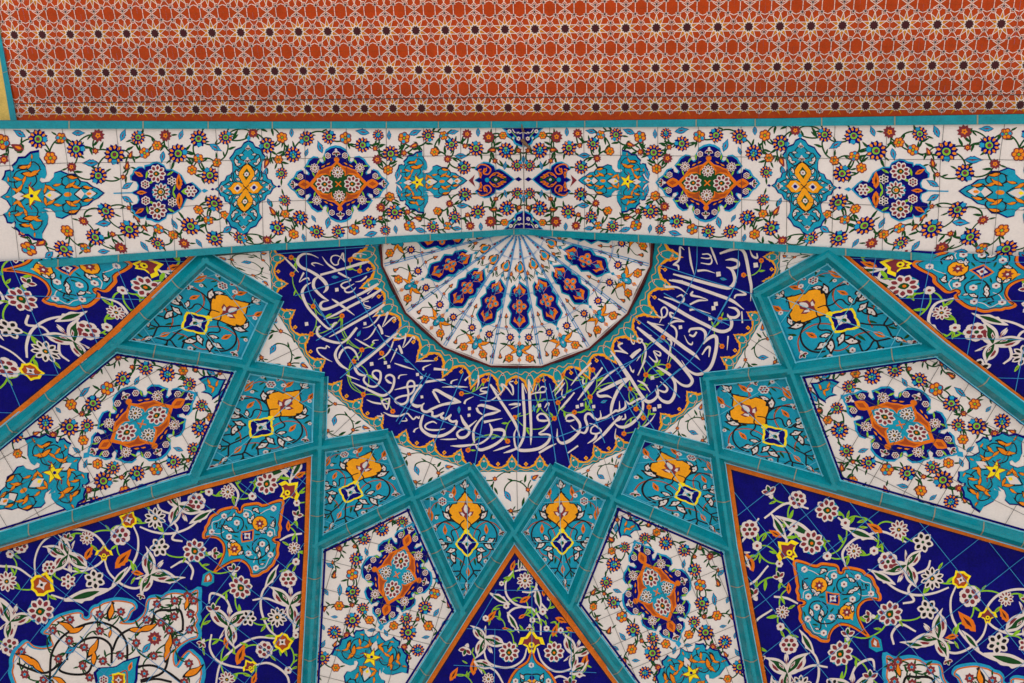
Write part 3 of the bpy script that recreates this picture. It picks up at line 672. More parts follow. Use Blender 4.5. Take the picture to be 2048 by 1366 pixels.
# medallions: each drawn once on the left half and mirrored to the right
def sym(P, c=0): return list(P)+[(x, -y) for x, y in P[::-1]]
PALM = [(0, 0), (60, 36), (95, 96), (60, 143), (20, 164), (45, 203), (55, 248), (100, 257), (125, 240), (135, 260), (120, 296), (165, 334), (185, 374), (250, 376), (300, 419), (385, 431), (385, 366), (440, 274), (450, 204), (430, 165), (390, 176), (375, 147), (400, 121), (470, 128),
        (515, 172), (520, 212), (580, 230), (650, 197), (710, 195), (770, 123), (830, 111), (880, 69), (930, 47), (990, 0)]
def pal_reset(v):
    global MB
    MB = v
def palmette(A, L=4, bright=1):                  # turquoise palmette, axis along +x, 990 long
    pal_reset(4)
    P = np.array(sym(PALM)); c = np.array([430, 0])
    A.fill(P, 'navy', L, 0, 4, c); A.fill((P-c)*np.array([.965, .945])+c, 'turq', L+1, 0, 4, c)
    A.poly([(300, 60), (455, 150), (400, 160), (360, 140)], 'turq', L+1.2)
    for s_ in (-1, 1):
        for Q in ([(80, 160), (110, 140), (170, 140), (140, 190), (180, 240), (270, 245), (340, 190), (350, 130), (290, 75), (240, 80)], [(170, 260), (200, 290), (280, 290), (330, 320), (385, 270), (370, 230), (300, 190)], [(140, 150), (150, 90), (210, 40), (250, 10)],
                  [(600, 160), (590, 110), (640, 70), (720, 70), (760, 100), (740, 150), (680, 185), (620, 170), (580, 150)], [(520, 90), (570, 100), (610, 85)], [(410, 30), (440, 70), (520, 50), (590, 0)], [(700, 0), (770, 50), (850, 30), (920, 0)], [(700, 0), (770, 60), (790, 70), (880, 45)]):
            A.stroke([(x, s_*y) for x, y in Q], 11, 'black', L+2, 4)
        for x, y, r, a in ((190, 75, 55, 40), (150, 60, 40, -60), (175, 165, 45, 110), (235, 150, 45, 200), (290, 205, 70, 95), (345, 225, 50, 70), (240, 275, 50, 80), (290, 290, 40, 30), (315, 370, 25, 0), (85, 165, 25, 0), (430, 60, 45, 10), (480, 65, 50, 120), (545, 95, 40, 80),
                           (670, 90, 55, 60), (720, 70, 45, 110), (690, 160, 50, 100), (830, 60, 45, 100), (75, 0, 22, 90)): putm(A, 'o', x, s_*y, r, a if s_ < 0 else 180-a)
    A.poly([(115, 0), (180, 40), (255, 0), (180, -40)], 'letter', L+3); A.poly([(415, 0), (490, 48), (575, 0), (490, -48)], 'letter', L+3); A.poly([(490, 0), (470, 20), (440, 0), (470, -20)], 'yellow', L+4)
    A.poly([(710, 0), (765, 45), (800, 0), (765, -45)], 'letter', L+3); A.poly([(800, 0), (850, 40), (910, 0), (850, -40)], 'letter', L+3); A.dot(640, 0, 38, 'orange', L+3, 8, 22); A.dot(840, 0, 25, 'orange', L+4, 7, 15)
    st = rad(5, 40, 100, -90)+np.array([310, 0]); A.poly((st-[310, 0])*1.2+[310, 0], 'maroon', L+4); A.poly(st, 'yellow', L+5); A.dot(300, 0, 18, 'navy', L+6, 6)
    for s_ in (-1, 1): A.stroke([(330, s_*60), (285, s_*90), (300, s_*130)], 12, 'maroon', L+4, 3)
QF = [(0, 410), (55, 398), (110, 365), (125, 320), (148, 280), (136, 243), (155, 230), (193, 255), (190, 288), (243, 298), (300, 258), (320, 220), (352, 178), (307, 123), (317, 103), (366, 118), (376, 158), (430, 138), (465, 78), (505, 48), (540, 0)]
def sym4(P): P = list(P); R = P+[(x, -y) for x, y in P[::-1]]; return R+[(-x, y) for x, y in R[::-1]]
def quatrefoil(A, L=4, lobe='green', lob2='maroon'):
    pal_reset(7)
    P = np.array(sym4(QF), float); A.fill(P, 'cyan', L, 0, 4, (0, 0)); A.fill(P*[.955, .945], 'navy', L+1, 0, 4, (0, 0))
    H = [(0, 230), (48, 175), (82, 128), (78, 88), (120, 110), (180, 100), (235, 60), (290, 0)]
    G = np.array(sym4(H), float); W = np.array(sym4([(0, 235), (55, 185), (110, 170), (150, 150), (190, 140), (235, 70), (300, 0)]), float)
    A.fill(W*1.05, 'flame', L+2, 0, 2, (0, 0)); A.fill(W*.97, 'rust', L+3, 0, 2, (0, 0)); A.fill(G*1.06, 'flame', L+4, 0, 2, (0, 0)); A.fill(G*.93, lobe, L+5, 0, 2, (0, 0))
    for s_ in (-1, 1):
        A.stroke([(s_*30, 28), (-s_*30, -28)], 12, 'flame', L+6)
        putm(A, 'L', s_*150, 0, 82, s_*90, 3); putm(A, 'D', 0, s_*125, 62, 0, 1 if lobe == 'turq' else 0)
        A.push(s_*360, 0, 70, s_*90); A.poly([(0, -1), (.5, -.5), (.75, 0), (.5, .6), (0, 1.1), (-.5, .6), (-.75, 0), (-.5, -.5)], 'flame', L+3); A.poly([(0, -.6), (.35, 0), (0, .6), (-.35, 0)], 'rust', L+4); A.pop()
        A.dot(0, s_*258, 30, 'flame', L+3, 7)
        putm(A, 'H', s_*465, 0, 45, s_*90); putm(A, 'H', 0, s_*335, 45, 90-s_*90)
        for q in (-1, 1):
            putm(A, 'D', s_*238, q*170, 50); putm(A, 'w', s_*395, q*82, 32, 0, 1); putm(A, 'w', s_*90, q*300, 32, 0, 1)
            putm(A, 'o', s_*145, q*190, 26, s_*q*60); putm(A, 'o', s_*90, q*215, 24, s_*q*60)
            for x, y, a in ((255, 105, 20), (300, 190, 90), (195, 235, -30), (130, 270, 10), (430, 60, 60)): putm(A, 'e', s_*x, q*y, 28, s_*(a if q < 0 else 180-a))
def build_pair(name, fn, label=None):
    for sx in (-1, 1):
        A.post = band_post(sx, 0); fn(); tag(A.new().build(name, bt), label)
def at(vx, vy, sc, ox, oy): return ox+vx*sc, oy+vy*sc
def axis(x0, y0, x1, y1, length):                # maps local x axis of given length onto the pixel segment
    d = np.array([x1-x0, y1-y0])/length; return np.array([[d[0], -d[1], x0], [d[1], d[0], y0], [0, 0, 1]])
def pal_at(x0, y0, x1, y1):
    def f(): A.push(M=axis(x0, y0, x1, y1, 990)); palmette(A); A.pop()
    return f
build_pair('palmette', pal_at(0, 394, 210, 386)); build_pair('palmette', pal_at(790, 366, 935, 361))
def qf(): A.push(M=axis(676.5, 368, 779, 367, 540)@np.array([[1, .06, 0], [0, 1, 0], [0, 0, 1]])); quatrefoil(A); A.pop()
build_pair('medallion', qf, 'navy lobed medallion with a green four-petalled heart')
VM = [(0, 405), (40, 385), (60, 350), (110, 330), (130, 290), (157, 258), (130, 215), (125, 180), (123, 143), (140, 120), (170, 110), (185, 70), (215, 60), (235, 20), (265, 0)]
def vm():
    pal_reset(6)
    A.push(M=axis(491.5, 375.6, 554, 373, 265)@np.array([[1, -.10, 0], [0, 1, 0], [0, 0, 1]])); L = 4
    P = np.array(sym4(VM), float); A.fill(P*[1, 1], 'navy', L, 0, 4, (0, 0)); A.fill(P*[.95, .965], 'turq', L+1, 0, 4, (0, 0))
    for s_ in (-1, 1):
        A.poly([(0, s_*395), (18, s_*415), (0, s_*445), (-18, s_*415)], 'cyan', L); A.poly([(s_*265, 0), (s_*280, 12), (s_*298, 0), (s_*280, -12)], 'navy', L)
        for q in (-1, 1):
            for S_ in ([(0, 345), (45, 300), (60, 250), (20, 225), (0, 200)], [(60, 250), (90, 280), (110, 230), (80, 180), (20, 160)], [(20, 40), (95, 60), (110, 130), (70, 160), (30, 190), (0, 215)], [(60, 20), (120, 60), (170, 40), (230, 0)], [(110, 60), (130, 90), (120, 130)]):
                A.stroke([(s_*x, q*y) for x, y in S_], 8, 'black', L+2, 4)
            for x, y, r, a in ((55, 280, 26, 90), (95, 225, 40, 20), (75, 200, 30, 100), (80, 130, 34, 20), (130, 75, 24, 30), (150, 35, 22, 80), (70, 75, 30, 60)): putm(A, 'k', s_*x, q*y, r*.9, s_*(180-a if q > 0 else a))
        putm(A, 'H', 0, s_*340, 24, 90-s_*90); putm(A, 'H', s_*195, 0, 30, s_*90); putm(A, 'H', 0, s_*235, 28, 90-s_*90)
    A.fill(np.array(sym4([(0, 200), (30, 180), (62, 135), (66, 100), (40, 60), (20, 30), (60, 50), (105, 45), (125, 15), (150, 0)]))*1.06, 'black', L+3, 0, 2, (0, 0)); A.fill(sym4([(0, 200), (30, 180), (62, 135), (66, 100), (40, 60), (18, 26), (60, 50), (105, 45), (125, 15), (150, 0)]), 'gold', L+4, 0, 2, (0, 0))
    for s_ in (-1, 1):
        A.poly([(0, s_*165), (32, s_*115), (0, s_*65), (-32, s_*115)], 'green', L+5); putm(A, 'w', 0, s_*115, 20, 0, 0)
        A.poly([(s_*35, 0), (s_*70, 34), (s_*102, 0), (s_*70, -34)], 'letter', L+5); A.dot(s_*70, 0, 17, 'navy', L+6, 6); A.stroke([(-24, s_*22), (24, -s_*22)], 7, 'black', L+6)
    A.pop()
build_pair('medallion', vm, 'tall turquoise medallion with a gold cross-shaped heart')
NM = [(0, 8), (70, 40), (85, 95), (60, 145), (-10, 165), (-15, 220), (20, 250), (30, 290), (95, 335), (145, 333), (170, 308), (175, 350), (240, 360), (290, 388), (340, 393), (430, 345), (455, 290), (530, 288), (610, 243), (650, 210), (685, 140), (710, 95), (780, 117), (830, 77), (895, 10)]
def nm():
    pal_reset(4)
    A.push(M=axis(263, 385.5, 406, 381.5, 915)); L = 4
    P = np.array(sym(NM)); c = np.array([390, 0]); A.fill(P, 'cyan', L, 0, 4, c); A.fill((P-c)*[.95, .945]+c, 'navy', L+1, 0, 4, c)
    A.poly([(895, 0), (930, 28), (985, 0), (930, -28)], 'cyan', L); A.stroke([(-230, 0), (0, 0)], 16, 'cyan', L); 
    putm(A, 'D', 380, 0, 112); A.dot(380, 0, 55, 'green', L+5, 9); A.dot(370, 0, 25, 'orange', L+6, 7)
    for i in range(12): A.push(380, 0, 118, i*30); A.poly(petal(0, .5, 1.02, .2), 'turq', L+2); A.pop()
    for s_ in (-1, 1):
        putm(A, 'L', 330, s_*235, 105, 90, 3); putm(A, 'w', 180, s_*105, 58, 0, 1); putm(A, 'W', 520, s_*135, 58); putm(A, 'f', 610, s_*120, 95, 0 if s_ < 0 else 180); putm(A, 'f', 100, s_*235, 58, -60 if s_ < 0 else -120)
        for x, y, a in ((200, 225, 10), (255, 130, 60), (500, 235, 60), (545, 40, 20), (680, 20, 60)): putm(A, 'e', x, s_*y, 45, a if s_ < 0 else 180-a)
    putm(A, 'f', 130, 0, 58, 90); putm(A, 'W', 760, 0, 75, 90, 1); A.pop()
    for s_ in (-1, 1): A.push(255, 385+s_*14, 12, 60 if s_ < 0 else 120); m_tleaf(A); A.pop()
build_pair('medallion', nm, 'round navy medallion with white and orange blossoms')
KM = [(0, 5), (45, 30), (35, 95), (-5, 115), (35, 160), (95, 190), (150, 182), (205, 145), (215, 105), (255, 115), (295, 95), (335, 65), (410, 5)]
def km():
    pal_reset(4)
    A.push(M=axis(949.5, 360.3, 1029, 358.5, 410)); L = 4
    P = np.array(sym(KM)); c = np.array([150, 0]); A.fill(P, 'cyan', L, 0, 4, c); A.fill((P-c)*[.93, .92]+c, 'navy', L+1, 0, 4, c)
    for s_ in (-1, 1):
        for Q in ([(30, 130), (60, 160), (120, 150), (165, 110), (140, 60), (90, 70), (100, 120)], [(60, 20), (60, 60), (40, 100), (70, 110)], [(150, 20), (190, 60), (240, 70), (300, 20)]): A.stroke([(x, s_*y) for x, y in Q], 13, 'flame', L+2, 4)
        for x, y, a in ((110, 100, 30), (60, 55, 10), (200, 60, 60), (260, 45, 80), (290, 25, 90)): putm(A, 'f', x, s_*y, 30, a if s_ < 0 else 180-a)
    A.poly([(160, 0), (215, 38), (270, 0), (215, -38)], 'green', L+3); A.dot(215, 0, 15, 'letter', L+4, 6); A.dot(125, 0, 24, 'turq', L+3, 7); A.dot(310, 0, 20, 'green', L+3, 6); A.pop()
    A.poly([(1029, 358), (1037, 363), (1044, 358.6), (1037, 353.5)], 'navy', 5); A.poly([(937, 361), (949, 350), (950, 347), (946, 361), (951, 375), (949, 372)], 'maroon', 5)
build_pair('medallion', km, 'small navy medallion with rust scrolls beside the apex')
CH = [(280, 262), (370, 345), (390, 420), (460, 470), (490, 430), (530, 450), (500, 520), (530, 580), (600, 610), (690, 640), (690, 262)]
def chm():
    pal_reset(5)
    sc = .1005; pts = [at(x, y, sc, 980-4.8, 230) for x, y in CH]; A.fill(pts, 'cyan', 5, 0, 3, at(640, 330, sc, 975, 230)); q = [at(x+(28 if x < 680 else 0), y-(26 if y > 262 else 0), sc, 975.2, 230) for x, y in CH]; A.fill(q, 'navy', 6, 0, 3, at(640, 330, sc, 975, 230))
    A.stroke([at(x, y, sc, 975.2, 230) for x, y in ((490, 275), (530, 340), (600, 370), (690, 350))], 1.8, 'letter', 7); A.stroke([at(x, y, sc, 975.2, 230) for x, y in ((400, 280), (500, 360), (600, 470))], 1.4, 'lime', 7)
    for x, y in ((430, 325), (610, 470)): putm(A, 'w', *at(x, y, sc, 975.2, 230), 4.2)
    putm(A, 'k', *at(600, 350, sc, 975.2, 230), 5, 80)
for fl in (0, 1):
    for sx in (-1, 1): A.post = band_post(sx, fl); chm()
    A.new().build('half_medallion', bt)
# rusty fixing left in the soffit at the apex
X, N = SOFFIT([(1047, 281), (1065, 297), (1049, 248), (1049, 262)])
def bar(m, p, q, r, col, k=8):
    p, q = np.array(p), np.array(q); t = unit(q-p); a = unit(np.cross(t, [0.3, .2, .9])); b = np.cross(t, a); rr = []
    for c, s_ in ((p, 1.0), (p+(q-p)*.3, 1.25), (q, .75)): rr.append([c+r*s_*(a*math.cos(i*2*math.pi/k)+b*math.sin(i*2*math.pi/k)) for i in range(k)])
    for u in range(2):
        for i in range(k): m.face(np.array([rr[u][i], rr[u][(i+1) % k], rr[u+1][(i+1) % k], rr[u+1][i]]), col)
    m.face(np.array(rr[0]), col); m.face(np.array(rr[-1][::-1]), col)
W = to_world(X); m = Mesh(); bar(m, W[0]-N[0]*.02, W[0]+N[0]*.04, .016, 'metal'); bar(m, W[0]+N[0]*.03, W[1]+N[1]*.05, .014, 'metal')
tag(m.build('iron_hook'), 'rusty bent iron hook sticking out of the white arch at its apex', 'hook')
m = Mesh(); bar(m, W[3]-N[3]*.01, W[3]+N[3]*.05, .008, 'metal'); bar(m, W[3]+N[3]*.045, W[2]+N[2]*.06, .006, 'metal')
tag(m.build('iron_nail'), 'thin bent iron nail at the turquoise strip above the arch apex', 'nail')
# ------------------------------------------------------------------ white fluted fan at the crown
RF = .2215
def tri_wave(a):                                 # 1 on the middle of a gore, 0 on its borders
    return 1-np.abs(((a+11.25) % 22.5)-11.25)/11.25
def fan_pos(a, r):
    X = dome_polar(a, r); N = DOME.normal(X); h = .30*(np.asarray(r)*(tri_wave(np.asarray(a))-.5)*.2)
    return X+N*(h*.9+.004)[:, None], N
def fan_post(k):
    def f(P):
        X = DOME(P)[0]; a = np.degrees(np.arctan2(X[:, 0], X[:, 1]-AXY))*1.04+k*22.5; r = np.hypot(X[:, 0], X[:, 1]-AXY)
        return fan_pos(np.clip(a, -91, 91), r)
    return f
ft = thing('fan_vault', dome_polar(0, .1)[0], 'white fluted half-fan of gores with navy cartouches at the crown of the dome', 'fan vault')
FS = .3125; fx = lambda x, y: (930+x*FS, 455+y*FS)
A = Art(DOME)
OUTL = [(350, 345), (318, 368), (298, 385), (290, 425), (284, 440), (296, 465), (272, 510), (296, 555), (288, 590), (286, 620), (308, 645), (330, 660), (348, 685)]
for k in range(-4, 5):
    g = Mesh(); na, nr = 9, 14; a0, a1 = max(-90, k*22.5-11.25), min(90, k*22.5+11.25); aa = np.linspace(a0, a1, na)
    col = []
    for a in aa:
        R = RF*math.cos(math.radians(11.25))/math.cos(math.radians(a-k*22.5)); col.append((np.full(nr, a), np.linspace(.001, R, nr)))
    Pa = np.concatenate([c[0] for c in col]); Pr = np.concatenate([c[1] for c in col]); g.grid(to_world(fan_pos(Pa, Pr)[0]), na, nr, 'white')
    A.post = fan_post(k); vw(A, 930-.3, 455, FS)
    lo, hi = (350 if k == -4 else None), (350 if k == 4 else None)
    A.clip = None
    if k == -4: c_ = np.array([(350, -30), (700, -30), (700, 920), (350, 920)])*FS+[930, 455]; A.clip = c_ if area2(c_) > 0 else c_[::-1]
    if k == 4: c_ = np.array([(0, -30), (352, -30), (352, 920), (0, 920)])*FS+[930, 455]; A.clip = c_ if area2(c_) > 0 else c_[::-1]
    for s_ in (-1, 1):
        mx = lambda P: [(350+s_*(x-350), y) for x, y in P]
        A.stroke(mx([(350, 770), (400, 750), (410, 705), (430, 650), (435, 600), (432, 570)]), 5, 'green', 1); A.stroke(mx([(410, 705), (430, 750), (470, 790), (470, 830)]), 5, 'green', 1); A.stroke(mx([(350, 300), (380, 345), (400, 300), (395, 280)]), 4, 'green', 1)
        for x, y, r, v in ((432, 638, 12, 's'), (432, 568, 16, 'b'), (470, 825, 18, 'b'), (402, 298, 13, 's')): put(A, v, 350+s_*(x-350), y, r, 0)
        put(A, 'S', 350+s_*56, 705, 4); A.poly(rad(9, 20, 29)+[350+s_*57, 705], 'navy', 3); A.dot(350+s_*57, 705, 14, 'orange', 4, 8); A.dot(350+s_*57, 705, 5, 'navy', 5, 6)
        put(A, 'O', 350+s_*64, 838, 28); 
        for x, y, r, a in ((446, 748, 24, 80), (395, 745, 20, -40), (440, 850, 22, 150), (385, 325, 16, 30), (415, 332, 16, 150), (455, 680, 18, 60)): put(A, 'l', 350+s_*(x-350), y, r, s_*a)
        for x, y, r, a in ((395, 770, 36, 60), (385, 800, 26, 120)): put(A, 'o', 350+s_*(x-350), y, r, s_*a)
    A.dot(350, 800, 22, 'black', 3, 8, 34); A.dot(350, 800, 16, 'turq', 4, 8, 28); A.dot(350, 795, 6, 'letter', 5, 6, 9)
    for s_ in (-1, 1): A.dot(350+s_*18, 768, 19, 'black', 3, 8); A.dot(350+s_*18, 768, 14, 'turq', 4, 8)
    A.poly([(350, 725), (362, 745), (350, 762), (338, 745)], 'orange', 4); A.poly([(350, 830), (362, 850), (350, 868), (338, 850)], 'orange', 4); A.poly([(350, 688), (360, 702), (350, 716), (340, 702)], 'turq', 3)
    A.poly([(358, 215), (378, 240), (388, 265), (375, 290), (350, 300), (328, 290), (318, 265), (330, 240), (345, 222)], 'black', 3); A.poly([(356, 222), (372, 245), (380, 267), (365, 288), (352, 294), (335, 285), (326, 265), (336, 243)], 'orange', 4); A.poly([(355, 228), (368, 250), (366, 272), (352, 282), (338, 268), (342, 248)], 'turq', 5)
    A.poly([(352, 310), (362, 325), (352, 340), (342, 325)], 'turq', 3)
    for y, r, c_ in ((190, 11, 'maroon'), (172, 9, 'turq'), (148, 10, 'maroon'), (130, 8, 'turq'), (112, 8, 'maroon'), (95, 7, 'turq'), (80, 6, 'navy')): A.dot(356, y, r*.7, c_, 3, 7, r)
    A.stroke([(355, 70), (355, 210)], 2.5, 'green', 2)
    A.stroke([(350, 60), (349, 880)], 2.2, 'paleblue', 12, 12)
    for yy in (205, 430, 650): A.stroke([(350-(yy-30)*.27, yy-(yy*.022)), (350, yy), (350+(yy-30)*.27, yy-(yy*.022))], 2.2, 'paleblue', 12, 8)
    body = A.new(); g2 = Mesh(); g2.v = g.v+body.v; g2.f = g.f+[tuple(i+g.n for i in f) for f in body.f]; g2.m = g.m+body.m
    gore = g2.build('gore', ft)
    P = np.array(OUTL+[(700-x, y) for x, y in OUTL[::-1]], float); c = np.array([350, 515])
    A.blob(P, 'turq', 3, 0, 4, c); A.blob((P-c)*[.87, .93]+c, 'navy', 4, 0, 4, c)
    for yy, q in ((410, 1), (595, -1)):
        A.poly([(350, yy-48*q), (368, yy-22*q), (388, yy-8*q), (380, yy+20*q), (350, yy+44*q), (320, yy+20*q), (312, yy-8*q), (332, yy-22*q)], 'flame', 5); A.poly([(350, yy-22*q), (370, yy), (350, yy+30*q), (330, yy)], 'maroon', 6); A.poly([(350, yy-18*q), (362, yy), (350, yy+24*q), (338, yy)], 'turq', 7)
    for dx, dy in ((-26, 0), (26, 0), (0, -24), (0, 24)): A.push(350+dx, 508+dy, 1, 0); A.poly([(-20, 0), (-12, -16), (0, -20), (12, -16), (20, 0), (12, 16), (0, 20), (-12, 16)], 'flame', 5); A.dot(0, 0, 9, 'turq', 6, 7); A.pop()
    md = A.mesh.build('medallion', gore); A.new()
    A.pop()
A.clip = None
for kk in range(-8, 9, 2):                        # pointing along the borders of the gores
    a = kk*11.25+11.25
    if abs(a) < 90:
        r = np.linspace(.012, RF*.995, 24)
        for s_ in (-.9, .9):
            X, N = fan_pos(np.full(24, a), r); S = np.cross(unit(np.gradient(X, axis=0)), N); X = X+S*(s_*.0022*np.linspace(.3, 1, 24))[:, None]; 
            for i in range(23): A.mesh.face(to_world(np.array([X[i]-S[i]*.0006, X[i+1]-S[i+1]*.0006, X[i+1]+S[i+1]*.0006, X[i]+S[i]*.0006]))+N[i]*.009, 'paleblue')
A.mesh.build('pointing', ft); A.new()
m = Mesh(); aa = np.array([-90]+[11.25*k for k in range(-7, 8, 2)]+[90]); Rm_ = RF*np.where(np.abs(aa) == 90, math.cos(math.radians(11.25)), 1)   # dark rim of the fan
for r0, r1, h0, h1, col in ((1.0, 1.008, .004, .004, 'letter'), (1.008, 1.022, .006, .006, 'brown')):
    X0 = dome_polar(aa, Rm_*r0); X1 = dome_polar(aa, Rm_*r1); N0 = DOME.normal(X0)
    n = len(aa); W = np.stack([to_world(X0-N0*.01), to_world(X0+N0*h0), to_world(X1+N0*h1), to_world(X1-N0*.01)], 1); m.grid(W.reshape(-1, 3), n, 4, col)
m.build('rim', ft)
